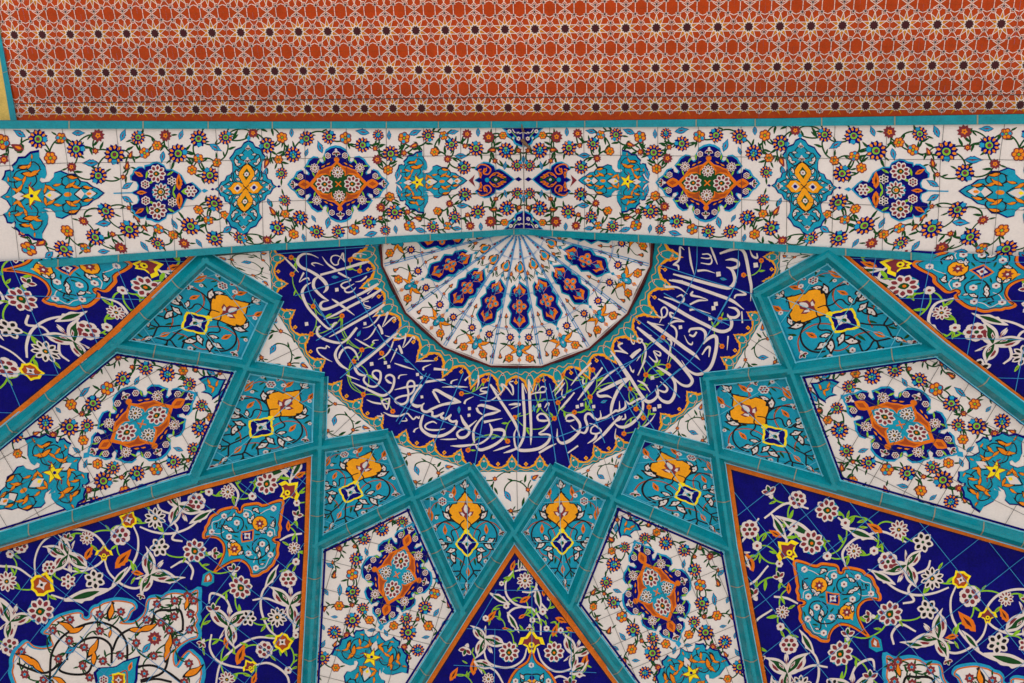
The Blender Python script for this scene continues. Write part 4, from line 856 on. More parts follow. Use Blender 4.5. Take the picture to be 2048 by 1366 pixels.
# ------------------------------------------------------------------ blue inscription band
it = thing('inscription_band', dome_polar(0, .3)[0], 'deep blue half-ring band with large white Arabic calligraphy between orange lace borders', 'inscription band')
A = Art(DOME); na, nr = 120, 20; g = Mesh(); aa = np.linspace(-91.5, 91.5, na)
Pa = np.repeat(aa, nr); Pr = np.tile(np.linspace(.2235, .392, nr), na); X = dome_polar(Pa, Pr); g.grid(to_world(X), na, nr, 'navy')
V1 = (550, 480, .12225); V2 = (580, 600, .12225); V3 = (640, 720, .18643); V4 = (800, 750, .18643); V5 = (940, 740, .18643); V6 = (1110, 720, .18643); V7 = (1210, 590, .18643); V8 = (1300, 480, .18643)
LET = [  # (view, [(x, y, width), ...])
 (V1, '150,285,18 270,405,36 385,530,8', '715,295,6 600,240,20 480,225,36 390,280,50 370,370,54 440,450,48 560,500,46 680,570,52 780,650,62 840,730,62 845,800,54 790,865,10', '740,570,40 1150,460,40 1400,385,52 1540,350,18',
  '700,600,30 640,660,52 630,760,52 690,850,48 790,940,40 880,990,8', '880,990,8 780,1010,34 740,1070,48 780,1130,52 900,1110,46 1150,1000,42 1420,870,44 1600,770,52 1690,715,40', '1600,800,6 1510,885,18', '800,1300,12 1000,1210,36 1300,1050,44 1560,920,48 1740,805,40', '1680,850,20 1580,955,8',
  '590,695,10 500,750,36 445,850,52 470,960,52 545,1110,48 665,1250,44 785,1380,40 875,1450,36 925,1432,34 965,1372,40 1015,1347,26', '1140,365,10 1120,290,24 1110,215,30 1070,285,16 1035,350,18 1030,395,24 970,405,22 915,340,24 930,270,22 1000,250,18 1070,280,16 1140,355,12',
  '770,270,6 860,390,30 1000,490,36', '1030,530,34 1130,585,34 1230,640,26 1215,670,20 1120,700,24 1080,745,28 1150,790,30 1295,715,8', '1290,720,8 1190,770,26 1140,815,28 1175,855,28 1260,840,26 1320,775,10', '1330,260,22 1275,262,24 1310,225,22 1420,225,16 1500,245,5', '650,430,6 600,385,24 680,375,18 790,415,5',
  '440,590,8 470,535,34 395,685,10 470,640,22 540,620,24 560,660,14', '1310,685,6 1400,670,22 1470,620,30 1500,590,22', '930,965,14 1000,1010,40 1140,1110,40 1300,1230,8', '1530,1000,18 1455,1015,14 1465,1065,20 1560,1100,18 1520,1120,18 1465,1095,12', '1380,940,20 1430,960,8'),
 (V2, '640,605,10 800,520,36 1000,400,42 1250,260,44 1400,170,52 1545,70,42', '1450,190,20 1350,280,8', '500,420,20 450,470,40 450,560,46 540,630,46 680,680,46 800,700,40 870,690,34 960,620,40 1040,520,46 1095,450,38', '1060,630,8 1200,710,32 1370,800,6',
  '860,700,16 780,790,36 740,890,50 770,990,50 850,1080,44 980,1150,8', '800,960,20 820,880,44 880,800,36 960,775,34 1050,830,36 1100,920,28 1120,990,6', '650,780,14 600,750,22 580,790,26 500,780,26 440,800,26 480,880,26 590,960,20 690,1010,6', '1475,240,30 1400,350,28 1300,430,18 1190,460,5',
  '1410,440,22 1340,560,26 1270,630,16 1200,660,5', '1440,400,36 1490,480,46 1510,560,38', '1550,250,8 1600,200,30 1560,320,28 1510,440,8 1600,360,26 1680,290,28 1720,290,24 1715,335,16', '1550,580,8 1660,610,22 1800,630,26 1880,600,20 1900,540,6', '1895,545,24 1880,660,26 1845,780,8 1940,690,26 2010,600,26 2040,640,36',
  '1450,655,6 1380,660,18 1350,690,22 1390,715,6', '1760,540,36 1650,620,46 1500,760,44 1300,930,46 1090,1090,60 1075,1140,48 1120,1205,44 1200,1230,36 1270,1215,8', '1690,680,20 1640,810,30 1560,910,24 1440,975,5', '1750,790,24 1700,900,24 1640,1025,5', '1780,740,36 1810,810,46 1835,880,34', '1710,1035,14 1860,1085,32 2035,1140,8', '915,1220,14 1000,1260,26 1140,1310,6'),
 (V3, '500,160,10 470,200,24 480,240,24 530,278,24 590,285,22 630,250,26 650,190,26 645,130,24 605,112,22 570,125,20 560,160,16', '560,150,18 585,185,30 625,215,16', '700,200,14 715,170,22 755,160,24 793,190,26 790,260,28 760,330,26 700,375,28 640,375,30 540,330,26 430,280,20 340,235,5', '705,205,20 735,235,28 770,250,12',
  '745,405,16 738,470,22 718,530,14 690,490,22 665,445,20 690,425,20 742,410,12', '665,465,10 735,470,16', '500,425,6 570,455,20 660,470,20', '800,320,6 930,290,24 1090,270,20', '930,290,22 945,240,22 975,222,22 1010,245,22 1008,320,22 960,370,22 870,390,22 808,420,22 820,455,24 880,475,26 935,440,24 948,350,22 930,280,20',
  '1100,270,14 1040,330,24 985,420,28 990,470,28 1040,490,26 1100,480,8', '840,200,20 860,165,14 935,155,4', '1130,235,6 1240,215,20 1340,210,16', '1030,15,6 1130,10,20 1230,8,6', '1220,95,30 1345,105,20', '1110,110,20 1112,80,18 1190,45,4', '680,560,6 760,595,22 850,600,22 930,572,16 965,600,18 1000,635,18 1035,610,18 1060,625,16 1065,600,8', '610,600,10 670,602,16 655,570,8', '870,655,10 930,650,16 918,620,8', '1005,775,22 1020,745,16 1060,725,4'),
 (V4, '425,300,12 385,230,30 352,172,26', '352,165,20 400,165,34 480,210,38 580,262,42 655,290,10', '655,292,12 560,300,32 450,320,28 340,365,28 290,395,30 240,378,28 235,330,24 262,300,8', '230,100,10 160,200,24 125,280,28 140,320,28 190,340,26 240,320,8', '300,390,20 345,395,24 350,440,26 400,440,26 465,400,8', '470,400,16 440,445,28 490,470,28 550,420,10', '550,425,16 525,470,26 560,500,26 612,490,24',
  '612,490,24 590,560,28 520,620,30 430,655,34 330,650,36 250,600,34 220,540,32 240,450,26 262,415,8', '395,520,8 350,500,18 285,525,20 270,560,20 310,585,20 400,590,20 485,575,4', '430,690,4 520,690,18 610,685,12', '540,760,4 650,762,30 800,745,18', '650,430,12 680,500,36 730,570,36 742,620,28 700,665,30 640,670,32 612,630,24 650,590,22 730,560,26 825,485,5', '885,425,10 840,392,28 822,350,26',
  '830,335,16 880,325,32 980,352,42 1080,385,12', '1080,385,10 1000,410,30 920,430,26 880,460,20 830,520,22 790,600,26 790,680,28 800,730,12', '900,505,32 1000,485,20 1100,465,4', '960,520,12 985,590,32 960,660,20 880,725,22 800,750,14', '985,590,20 1080,585,36 1120,612,30 1100,680,28 1020,745,32 920,790,34 850,800,32 805,745,8', '968,100,22 1060,250,30 1160,400,32 1240,530,32 1290,680,5', '980,110,14 1060,195,6',
  '910,285,4 980,270,14 1050,220,16 1105,160,16 1090,100,26 1150,140,18 1210,215,10 1208,130,24 1172,82,14 1217,65,12', '850,210,8 935,185,22 870,172,18 875,145,16 940,130,10', '840,0,18 842,80,20 820,160,4', '695,60,22 720,30,14 760,0,4', '545,95,22 560,65,16 620,45,4', '450,130,4 590,125,24 730,130,4', '270,75,28 380,60,22 490,55,4', '690,310,26 710,270,18 790,230,4', '1165,320,8 1230,312,28 1290,318,20 1190,365,4'),
 (V5, '562,140,16 572,300,32 585,500,30 580,690,30 540,800,28 500,840,24 478,770,20 475,690,20 500,620,4', '568,150,16 608,250,6', '628,100,18 640,300,34 655,600,28 655,700,28 652,805,4', '635,120,18 680,240,6', '360,890,6 430,870,28 505,840,22', '490,830,8 530,858,34 620,862,36 740,840,36 830,780,32 860,710,26 830,690,22 760,690,24 735,685,12', '735,680,12 800,640,22 850,580,26 845,535,22', '735,540,24 722,500,22 755,470,22 805,480,24 850,540,22', '735,540,22 790,545,26 845,540,18',
  '800,405,8 830,360,18 850,365,12 820,440,4', '740,890,24 840,830,28 925,790,8', '250,870,5 340,840,24 430,810,10', '1050,890,16 1160,812,20', '875,245,4 950,170,20 1005,100,12', '910,275,5 970,200,22 1020,135,8', '998,200,4 985,260,14 1005,295,16 1025,285,8', '950,440,5 1040,340,22 1120,240,14', '1085,160,5 1150,80,22 1230,0,24', '1160,320,8 1250,190,26 1340,80,26', '1220,95,4 1212,145,14 1238,150,10', '635,268,8 720,242,18 800,235,20 812,190,18 770,180,14 735,225,8', '722,150,12 715,165,8 700,215,8'),
 (V6, '115,640,16 130,600,26 180,590,28 230,630,30 268,690,30 265,760,24', '118,650,18 160,655,24 210,640,14', '265,770,30 180,850,38 100,890,36 50,880,28 25,830,22 25,735,4', '165,700,4 220,752,18 270,770,16', '265,770,14 320,780,26 350,715,28 325,630,30 340,582,28 380,580,30 420,620,28 460,640,26 492,610,20 485,540,4', '485,630,20 550,612,26 605,575,18', '450,350,18 560,300,38 700,230,42 805,190,30', '448,355,18 480,388,32 560,385,26 620,412,4', '800,200,20 700,290,36 640,400,36 608,500,34 600,590,18',
  '605,580,10 650,545,28 690,540,22 692,440,5', '690,540,16 725,530,28 757,500,26 750,435,6', '755,440,20 800,470,24 860,440,26 920,415,24 945,470,26 930,560,26 850,660,34 760,715,36 690,715,28 640,680,8', '612,595,10 630,645,8', '630,665,10 690,640,22 722,600,10', '715,640,16 755,625,20 752,578,12', '700,600,20 600,710,32 520,800,32 410,895,8', '370,680,8 430,700,18 495,760,20 450,790,20 388,780,18 392,730,16 430,702,10', '445,785,30 430,840,30 350,895,8',
  '1075,310,6 1110,390,24 1160,440,34 1230,450,38 1280,380,36 1290,260,32 1245,170,34 1160,110,32 1090,70,8', '1095,270,10 1105,370,26 1050,435,34 980,440,40 900,340,36 800,180,36 700,40,36 668,-5,30', '1105,320,14 1180,342,26 1203,300,24 1130,230,6', '885,220,12 960,260,24 1025,350,4', '885,735,14 960,710,20 1030,650,16 1080,575,4', '655,735,5 645,800,12 650,845,18 680,830,8', '170,275,5 270,150,24 390,30,20', '245,430,14 380,260,28 510,80,18', '440,300,4 560,170,24 675,85,14', '305,180,4 298,240,16 325,252,10', '35,550,5 120,450,22 210,350,14', '885,165,4 930,80,16 970,0,20', '800,70,4 825,120,16 850,110,8'),
 (V7, '345,345,20 450,430,40 620,570,38 780,710,38 920,880,38 932,940,34 890,975,32 820,960,26 740,895,20 690,850,14', '470,430,16 505,435,4', '455,285,20 560,350,44 700,450,42 860,570,42 960,640,36 1020,698,4', '480,300,20 635,325,5', '570,40,14 700,110,38 900,230,40 1080,320,38 1200,380,38 1280,390,38 1345,365,34', '545,205,8 600,240,18 650,228,20 670,170,20 640,130,18 605,160,16 612,235,16 585,300,5', '740,200,12 700,190,24 712,232,24 780,255,16 850,285,8 760,280,24 680,312,20', '705,320,20 755,360,24 770,430,20 742,550,4',
  '900,400,16 915,370,26 960,360,28 1030,362,30 1075,400,34 1080,470,34 1058,525,12', '905,425,18 950,440,26 985,395,20', '1055,525,12 1120,460,34 1180,440,40 1200,490,40 1185,620,38 1140,760,38 1070,830,38 980,850,32 890,800,20 822,700,4', '1042,640,14 1090,570,24 1125,565,26 1115,665,8', '850,430,4 890,510,14 930,530,20 942,500,8', '470,655,6 530,712,20 562,700,20 520,600,8 560,640,16 592,650,20 590,615,16 530,595,6', '670,465,14 712,500,22 705,560,18 670,720,4', '345,495,12 355,465,20 400,485,22 375,515,14 345,495,10', '400,500,14 432,560,22 430,670,22 358,865,4', '280,670,44 325,625,44 385,580,24', '340,710,4 385,640,20', '275,410,4 282,490,14 308,525,16 322,490,8',
  '190,515,20 145,540,20 180,585,20 248,630,6 170,605,22 100,600,16', '60,600,14 150,720,36 255,890,36', '262,750,4 300,828,14 312,800,8', '1322,440,18 1310,590,5'),
 (V8, '250,365,16 420,410,34 600,460,36 800,510,38 865,505,38 912,440,42 900,360,38 870,310,30 820,290,8', '820,292,8 880,302,30 942,280,38 942,230,34 880,207,30 810,215,6', '205,430,14 350,455,36 500,510,36 700,580,36 880,650,36 1010,745,5', '240,430,20 355,435,5', '750,145,22 850,110,30 950,95,26 1010,130,36 1040,230,38 1070,400,36 1088,510,30 1080,655,4', '770,140,16 830,120,20 862,88,4', '370,105,4 325,75,20 322,150,24 310,215,24 255,265,24', '245,265,10 300,275,24 310,322,10', '418,75,12 440,240,24 475,370,4', '650,70,16 690,170,24 725,262,5',
  '560,152,12 625,150,16 655,182,18 620,198,14 548,190,10', '655,185,12 665,225,18 640,258,18 545,245,8', '510,330,26 600,325,18 700,355,4', '1070,95,4 1100,170,22 1150,190,24 1148,140,10', '160,500,28 300,510,20 402,580,4', '150,610,8 250,640,22 330,670,24 365,640,22 340,590,20 285,612,6', '462,550,18 445,590,28 540,612,18 622,645,6 520,650,24 428,692,20', '930,525,8 1030,580,22 930,590,24 905,625,16', '425,750,28 500,745,18 650,790,4', '840,720,6 920,738,30 955,790,32 915,830,32 845,822,26 832,790,6', '832,792,8 875,870,34 872,930,34 845,968,30', '985,765,14 992,890,18')]
DOTS = [(V1, 1010, 812, 40), (V2, 1225, 385, 34), (V2, 1335, 1045, 40), (V2, 1560, 1025, 36), (V2, 1615, 1090, 36), (V2, 270, 390, 40), (V3, 1045, 155, 22), (V3, 1088, 188, 22), (V3, 1093, 395, 20), (V4, 235, 235, 20), (V4, 745, 360, 22), (V4, 740, 432, 22), (V5, 745, 380, 26), (V5, 1150, 395, 22), (V5, 1198, 372, 22),
        (V6, 240, 500, 24), (V6, 288, 480, 24), (V6, 415, 500, 24), (V6, 1045, 190, 28), (V6, 1120, 495, 28), (V6, 1068, 528, 28), (V7, 810, 345, 26), (V7, 1130, 250, 28), (V7, 1165, 140, 30), (V7, 1190, 95, 30), (V8, 735, 365, 34), (V8, 1135, 268, 34)]
FLO = [(V1, '265,285 1230,325 1385,505 1095,1240 280,560 625,1085'), (V2, '850,260 1175,815 1500,870 1040,1005 350,555'), (V4, '660,200 900,60 1230,455 1155,710 730,805'), (V5, '150,115 730,110 945,350 905,520 1120,455 1290,290'), (V3, '780,550 465,370'),
       (V6, '405,105 375,395 975,160 805,310 870,525 1010,505 950,620 740,790 1215,60 80,160'), (V7, '440,855 680,760 620,455 1235,260 1255,550'), (V8, '240,195 1005,375 1195,220 755,850')]
fl = []
for v, s_ in FLO:
    for p in s_.split(): x, y = map(float, p.split(',')); fl.append(at(x, y, v[2], v[0], v[1]))
r_ = random.Random(5)
vines(A, [(x, y, 5) for x, y in fl], 1.6, 'lime', 'e', 6.5, r_, 95, 1, extra=.9, dens=.7)
for x, y in fl: A.push(x, y, 5.2, r_.uniform(0, 60)); [A.dot(.58*math.sin(i*1.047), -.58*math.cos(i*1.047), .46, 'flame', 3, 7) for i in range(6)]; A.dot(0, 0, .28, 'maroon', 4, 6); A.pop()
for x, y, a in ((670, 554, 90), (718, 667, 30), (814, 722, 120), (918, 820, 180), (1068, 817, 170), (1208, 803, 70), (1320, 682, 110), (1447, 558, 100)): put(A, 't', x, y, 7.5, a)
JT = ['1037,732 1036,945', '982,745 949,934', '1088,751 1113,931', '927,745 863,900', '1099,767 1141,931', '1145,726 1210,886', '960,801 1108,800', '949,874 1108,874', '1108,800 1267,720', '1110,876 1259,817 1360,737', '845,750 973,797', '800,811 968,872', '860,748 798,848', '853,746 792,843',
      '1201,720 1285,858', '1220,720 1311,862', '1291,720 1360,795', '1260,627 1320,674 1411,748', '1370,590 1320,674 1234,748', '1460,590 1393,706 1340,756', '1367,605 1460,651', '1395,489 1391,545 1363,603', '1478,495 1471,568 1429,647', '1315,528 1391,553 1514,590', '1328,586 1363,605 1445,646',
      '612,504 618,583 656,647', '690,493 695,558 734,624', '590,591 695,558 768,534', '692,647 758,608 800,585', '629,600 665,660 707,730', '632,681 763,606', '720,600 769,683 811,717 845,750', '680,756 769,683 830,630', '707,730 765,777 800,811', '545,508 700,496 768,490', '1512,640 1440,640']
for j in JT: A.stroke([tuple(map(float, p.split(','))) for p in j.split()], 1.5, 'paleblue', 12, 14, smooth=False) if 0 else A.stroke(np.array([tuple(map(float, p.split(','))) for p in j.split()]), 1.5, 'paleblue', 12, 14)
gm = A.new(); g.v += gm.v; g.f += [tuple(i+g.n for i in f) for f in gm.f]; g.m += gm.m
g.build('tile_field', it)
for row in LET:
    v = row[0]; vw(A, *v)
    for s_ in row[1:]:
        q = np.array([tuple(map(float, p.split(','))) for p in s_.split()]); A.stroke(q[:, :2], q[:, 2]*.92, 'letter', 6, 7)
    A.pop()
for v, x, y, r in DOTS:
    x, y = at(x, y, v[2], v[0], v[1]); r *= v[2]; A.poly([(x-r*.75, y-r*.65), (x+r*.6, y-r*.8), (x+r*.8, y+r*.6), (x-r*.6, y+r*.85)], 'letter', 6)
A.new().build('lettering', it)
# lace borders: one repeat, u along the edge 0..1, v into the blue
def lace(A, f):
    def P(p): return np.array([f(u, w) for u, w in p])
    up = [(0, .30), (.06, .36), (.14, .36), (.2, .44), (.28, .5), (.3, .62), (.36, .7), (.4, .84), (.46, .9), (.5, 1.02), (.54, .9), (.6, .84), (.64, .7), (.7, .62), (.72, .5), (.8, .44), (.86, .36), (.94, .36), (1, .30)]
    def cols(pr, col, L):
        L = A.off(L)
        for (u0, h0), (u1, h1) in zip(pr[:-1], pr[1:]):
            for q in range(2): A.raw(P([(u0, h0*q/2), (u1, h1*q/2), (u1, h1*(q+1)/2), (u0, h0*(q+1)/2)]), col, L)
    cols(up, 'gold', 2)
    cols([(0, .24), (.1, .27), (.2, .33), (.34, .42), (.38, .62), (.43, .74), (.5, .88), (.57, .74), (.62, .62), (.66, .42), (.8, .33), (.9, .27), (1, .24)], 'teal', 3)
    for s_ in (-1, 1):
        A.stroke(P([(.5, .2), (.5+s_*.1, .32), (.5+s_*.14, .52), (.5+s_*.06, .66), (.5, .6)]), 1.1, 'gold', 4, 3); A.stroke(P([(.5, .2), (.5+s_*.16, .12), (.5+s_*.3, .22), (.5+s_*.5, .14)]), 1.2, 'gold', 4, 3)
    for u, w in ((.3, .56), (.7, .56), (.42, .84), (.58, .84)):
        c = P([(u, w)])[0]; A.dot(c[0], c[1], 1.1, 'brown', 5, 6)
    c = P([(.5, .24)])[0]; A.dot(c[0], c[1], 2.6, 'letter', 5, 7); A.dot(c[0], c[1], 1.7, 'maroon', 6, 6); c = P([(.5, .66)])[0]; A.dot(c[0], c[1], 1.5, 'letter', 5, 6, 2.0)
    c = P([(0, .50)])[0]; A.stroke(P([(0, .28), (0, .46)]), 1.4, 'gold', 3, 3); A.push(c[0], c[1], 4.2)
    for i in range(4): A.dot(.5*math.cos(i*1.571), .5*math.sin(i*1.571), .48, 'gold', 4, 7)
    A.dot(0, 0, .3, 'brown', 5, 6); A.pop()
for k in range(-8, 8):
    def f(u, w, k=k):
        a = (k+u)*11.25; return project(dome_polar(a, RF*1.016*math.cos(math.radians(5.5))+w*.043))[0]
    lace(A, f)
A.mesh.build('inner_border', it); A.new()
SIDE = []
for q, _ in TRI:
    p, q = np.array(q[0], float), np.array(q[1], float); d = (q-p)/np.hypot(*(q-p)); SIDE.append((p-d*10, q+d*10))
cc = np.array([1035, 520.])
for p, q in SIDE:
    p, q = np.array(p, float), np.array(q, float); n = max(1, round(np.hypot(*(q-p))/56)); d = (q-p)/n; nn = np.array([-d[1], d[0]])/np.hypot(*d)
    if (cc-p)@nn < 0: nn = -nn
    for i in range(n):
        o_ = p+d*i; lace(A, lambda u, w: o_+d*u+nn*(w*38-3))
A.mesh.build('outer_border', it); A.new()
# ------------------------------------------------------------------ white floral panels between the ribs
W1 = (1150, 1000, .24554); W2 = (1150, 1170, .26786)
WL = [(W1, 's,360,75,20 s,445,118,22 s,343,160,22 t,500,152,35,100 t,335,225,38,10 b,600,195,32,10 b,290,320,38,-60 O,665,262,35 s,735,240,22 B,740,352,58,2 B,570,312,48 B,405,385,45 O,300,415,33 B,890,410,52,1 b,1020,385,28,0 s,975,462,20 S,1100,460,32 b,1190,440,18,0 B,315,525,60,2 s,178,500,15 B,255,672,50 B,975,568,55,1 t,885,520,35,10 t,1190,590,38,50 b,1165,570,20,0 O,1020,692,50,1 b,1165,680,30,-20 b,150,750,32,30 s,237,765,18 B,315,835,52,1 t,345,740,35,110 O,150,870,32 B,1035,840,58,1 t,1135,820,38,-10 t,1245,810,32,20'),
      (W2, 'O,350,238,42,1 B,433,335,52,1 b,255,340,30,20 t,150,285,35,-40 b,165,255,20,0 t,355,385,35,-40 O,425,480,38 s,498,417,20 B,580,398,45 O,678,440,35 t,742,487,30,20 B,580,508,62 t,455,563,28,90 b,370,570,30,160 t,300,470,30,-60 B,525,655,48,2 S,622,615,28 b,595,700,22,10 O,850,370,35 B,890,275,45 s,965,237,22 O,1060,228,38 B,975,355,60 t,845,450,30,90 t,1105,308,25,80 t,1040,100,38,-10 b,1168,235,25,160 t,1195,375,25,10 B,1120,425,52,2 S,1030,462,28 b,1125,520,25,-30 t,1210,505,32,-30 B,1230,612,55 O,1140,700,32 S,1290,725,28 B,330,690,48 O,240,560,32 t,420,690,30,120 s,250,640,18')]
WF = []
for v, s_ in WL:
    for e in s_.split():
        q = e.split(','); WF.append((q[0], *at(float(q[1]), float(q[2]), v[2], v[0], v[1]), float(q[3])*v[2], float(q[4]) if len(q) > 4 else 0))
WREF = [(1270, 1081), (1357, 1287), (1355.7, 1165.7)]
def white_panel(vs, dst, label, small=1):
    T = V(vs); S = Plane(T, sink=.004); t = thing('floral_mosaic', S(T[:3].mean(0)[None])[0][0], label, 'tile panel', 'white floral panels between the turquoise ribs')
    A = Art(S, clip=T); cen = T.mean(0); A.poly(T, 'white', 0)
    for i in range(len(T)): inset_line(A, T[i], T[(i+1) % len(T)], cen, 19, 4.2, 'navy', 5, -10); inset_line(A, T[i], T[(i+1) % len(T)], cen, 14, 2.2, 'aqua', 5, -10)
    M = affine(WREF, dst); A.push(M=M); r_ = random.Random(3); seen = []
    vines(A, [(b[1], b[2], b[3]) for b in WF if b[0] in 'BOSsb'], 2.2, 'green', 'l', 6.5, r_, 48, 1, extra=.4)
    for b in WF: put(A, b[0], b[1], b[2], b[3]*1.03, b[4] if b[0] in 'tb' else r_.uniform(0, 360), int(b[4]) if b[0] in 'BO' else 0)
    dv = np.array([87, 206])/223.6; nv = np.array([-dv[1], dv[0]]); o_ = np.array([1313, 1184])
    for k in range(-5, 7):
        A.stroke([o_+dv*(k*58+6)-nv*330, o_+dv*(k*58+6)+nv*330], .8, 'joint', 14, 10, smooth=False)
        A.stroke([o_+nv*(k*58-12)-dv*400, o_+nv*(k*58-12)+dv*400], .8, 'joint', 14, 10, smooth=False)
    A.new().build('tile_field', t) if 0 else None
    fm = A.new()
    A.push(M=np.array([[dv[0], -dv[1], 1313.5], [dv[1], dv[0], 1184], [0, 0, 1]])@np.diag([111/540, 73/410, 1])); quatrefoil(A, 4, 'turq'); A.pop()
    A.poly([(1270, 1079), (1275, 1085), (1271, 1092), (1265, 1085)], 'cyan', 5); A.poly([(1357, 1280), (1363, 1287), (1358, 1295), (1351, 1287)], 'cyan', 5)
    md = A.new()
    A.push(M=axis(1361, 1294, 1432, 1464, 990)); palmette(A); A.pop(); pm = A.new()
    if small:
        vw(A, 1150, 1000, .24554); P = np.array([(385, 135), (420, 160), (470, 170), (510, 200), (533, 245), (480, 250), (450, 275), (465, 305), (420, 285), (385, 285), (375, 305), (358, 250), (372, 190)]); c = P.mean(0)
        A.poly((P-c)*1.1+c, 'navy', 4); A.poly((P-c)*.9+c, 'turq', 5)
        for x, y, a in ((415, 190, 20), (440, 235, 100), (410, 245, 200), (470, 215, 60)): putm(A, 'o', x, y, 26, a)
        A.pop(); sm = A.new()
    fm.build('tile_field', t); tag(md.build('medallion', t), None); pm.build('palmette', t)
    if small: sm.build('small_palmette', t)
white_panel('isw vr'.replace(' ', ''), WREF, 'white floral panel right of the lowest navy triangle, with a navy and orange medallion')
white_panel('IMmjJ', [(825, 1045), (762, 1254), (749, 1138)], 'white floral panel left of the lowest navy triangle, with a navy and orange medallion', 0)
white_panel('CDdgG', [(394, 785), (173, 910), (258, 803)], 'white floral panel running off the left edge between two turquoise kites', 1)
white_panel('cptuq', [(1683, 790.6), (1920, 908), (1827, 805)], 'white floral panel running off the right edge between two turquoise kites', 1)
# ------------------------------------------------------------------ navy arabesque panels
NV = (0, 900, .34115); TM = (380, 1000, .19534); WM = (0, 1170, .3125)
NF = [('R', 1150, 305, 54), ('L', 1565, 195, 58), ('Y', 1690, 245, 64, 45), ('D', 1335, 245, 40), ('w', 1225, 245, 24), ('w', 1480, 270, 24), ('w', 1660, 105, 22), ('f', 1760, 145, 34, 60), ('L', 1140, 590, 60), ('H', 1250, 605, 36, 90), ('H', 1370, 705, 38, 0), ('L', 1410, 805, 60), ('R', 1690, 755, 50), ('D', 1725, 575, 36), ('w', 1735, 655, 22), ('f', 1690, 445, 28, 0), ('W', 935, 570, 52),
      ('D', 910, 400, 60, 0, 1), ('Q', 755, 410, 40), ('R', 705, 500, 58), ('D', 510, 515, 40), ('W', 555, 760, 56), ('W', 400, 770, 42, 0, 1), ('R', 290, 690, 42), ('Q', 245, 790, 56), ('Y', 610, 612, 46, 0), ('f', 520, 605, 42, 30), ('f', 720, 640, 62, 40), ('f', 805, 720, 32, 100), ('L', 240, 945, 68), ('D', 40, 770, 58), ('W', 1455, 985, 44), ('D', 1625, 980, 56, 0, 1), ('H', 1250, 940, 42, 0), ('H', 1185, 1130, 30, 210),
      ('f', 1325, 1130, 30, 170), ('f', 1410, 1200, 56, 20), ('Q', 1655, 1125, 44), ('R', 1550, 1170, 50), ('Y', 1465, 1272, 40, -30), ('D', 1330, 1345, 46), ('f', 1490, 1340, 34, 20), ('H', 1740, 385, 34, 20), ('w', 1740, 310, 20), ('H', 395, 520, 34, 20), ('f', 1300, 60, 1), ('w', 60, 610, 24), ('H', 830, 850, 26, 200), ('w', 1735, 1085, 20), ('w', 1690, 1290, 22), ('R', 120, 560, 45), ('W', -120, 700, 60), ('f', -60, 850, 50, 30), ('R', 60, 1150, 55), ('L', -80, 1010, 60),
      ('L', 2050, 160, 58), ('R', 1900, 120, 50), ('W', 1980, 340, 52, 0, 1), ('f', 1900, 300, 48, 20), ('H', 1880, 480, 40, 30), ('D', 2000, 560, 52), ('w', 1860, 210, 26), ('f', 2100, 420, 45, 60), ('R', 1920, 720, 55), ('L', 2010, 880, 60), ('H', 1850, 840, 36, 10), ('f', 1860, 990, 48, 10), ('W', 1960, 1080, 52), ('R', 1860, 1240, 54), ('D', 2060, 1220, 50), ('Q', 2150, 640, 50), ('H', 1790, -80, 40, 20), ('R', 1640, -40, 48), ('L', 1480, 20, 56), ('w', 1380, 90, 26), ('f', 1220, 120, 44, 60), ('D', 1090, 130, 50), ('W', 960, 200, 52)]
NC = [('C', 1060, 350, 105, 150), ('C', 405, 640, 110, 170), ('C', 900, 710, 115, 40), ('C', 1340, 1000, 118, 0), ('C', 1700, 880, 112, 0), ('a', 1180, 390, 70, 60), ('a', 500, 850, 110, 75), ('C', 70, 980, 110, 20), ('a', 700, 745, 60, 40), ('a', 1640, 115, 105, 60), ('a', 1740, 110, 70, 30), ('a', 1590, 745, 65, 30), ('A', 330, 590, 70, -60), ('a', 1010, 760, 60, 80), ('C', 2000, 240, 100, 60), ('a', 1900, 620, 90, 20), ('C', 1950, 980, 110, 10), ('A', 1760, 1000, 70, 30), ('a', 1300, 150, 80, 70)]
NS = ['210,760 205,640 250,540 350,480 460,465 560,500 620,580 600,650 520,700 430,710 340,680', '610,630 640,720 720,790 800,810 870,770 930,700', '780,440 810,520 800,620 740,720 650,810 540,860 420,880 300,850', '820,450 900,480 1000,490 1100,460 1180,400', '1000,690 1080,650 1130,700 1120,760', '1000,400 1040,460 1010,520 1070,535', '1380,330 1395,250 1330,180 1270,170', '1640,530 1700,500 1770,490', '1700,230 1695,170 1640,110',
      '1225,900 1240,840 1320,870 1360,950', '1240,1080 1230,1160 1270,1230 1350,1265 1450,1280', '1600,760 1540,830 1530,930 1570,1040 1630,1100', '1260,1420 1290,1260 1380,1160 1500,1100 1620,1105', '1480,1265 1580,1250 1680,1320 1700,1420', '-100,660 0,680 100,690 190,750', '-100,850 0,870 60,920 100,1000 60,1120 -20,1180', '920,300 940,350 1020,380', '1480,880 1560,870 1640,900', '1850,60 1960,200 2100,240', '1800,320 1900,420 2060,420 2140,300', '1780,560 1880,640 1900,800 1820,900', '2000,760 2120,840 2100,1000 1980,1060', '1780,1180 1900,1140 2020,1260', '1580,10 1700,-20 1820,60', '1050,200 1180,140 1300,160 1420,60']
NL = [(0, 4), (3, 17), (17, 18), (19, 20), (13, 14), (8, 18), (11, 28), (21, 29), (24, 25), (10, 31), (32, 37), (38, 40), (12, 13), (1, 5), (27, 28), (33, 34), (2, 7)]
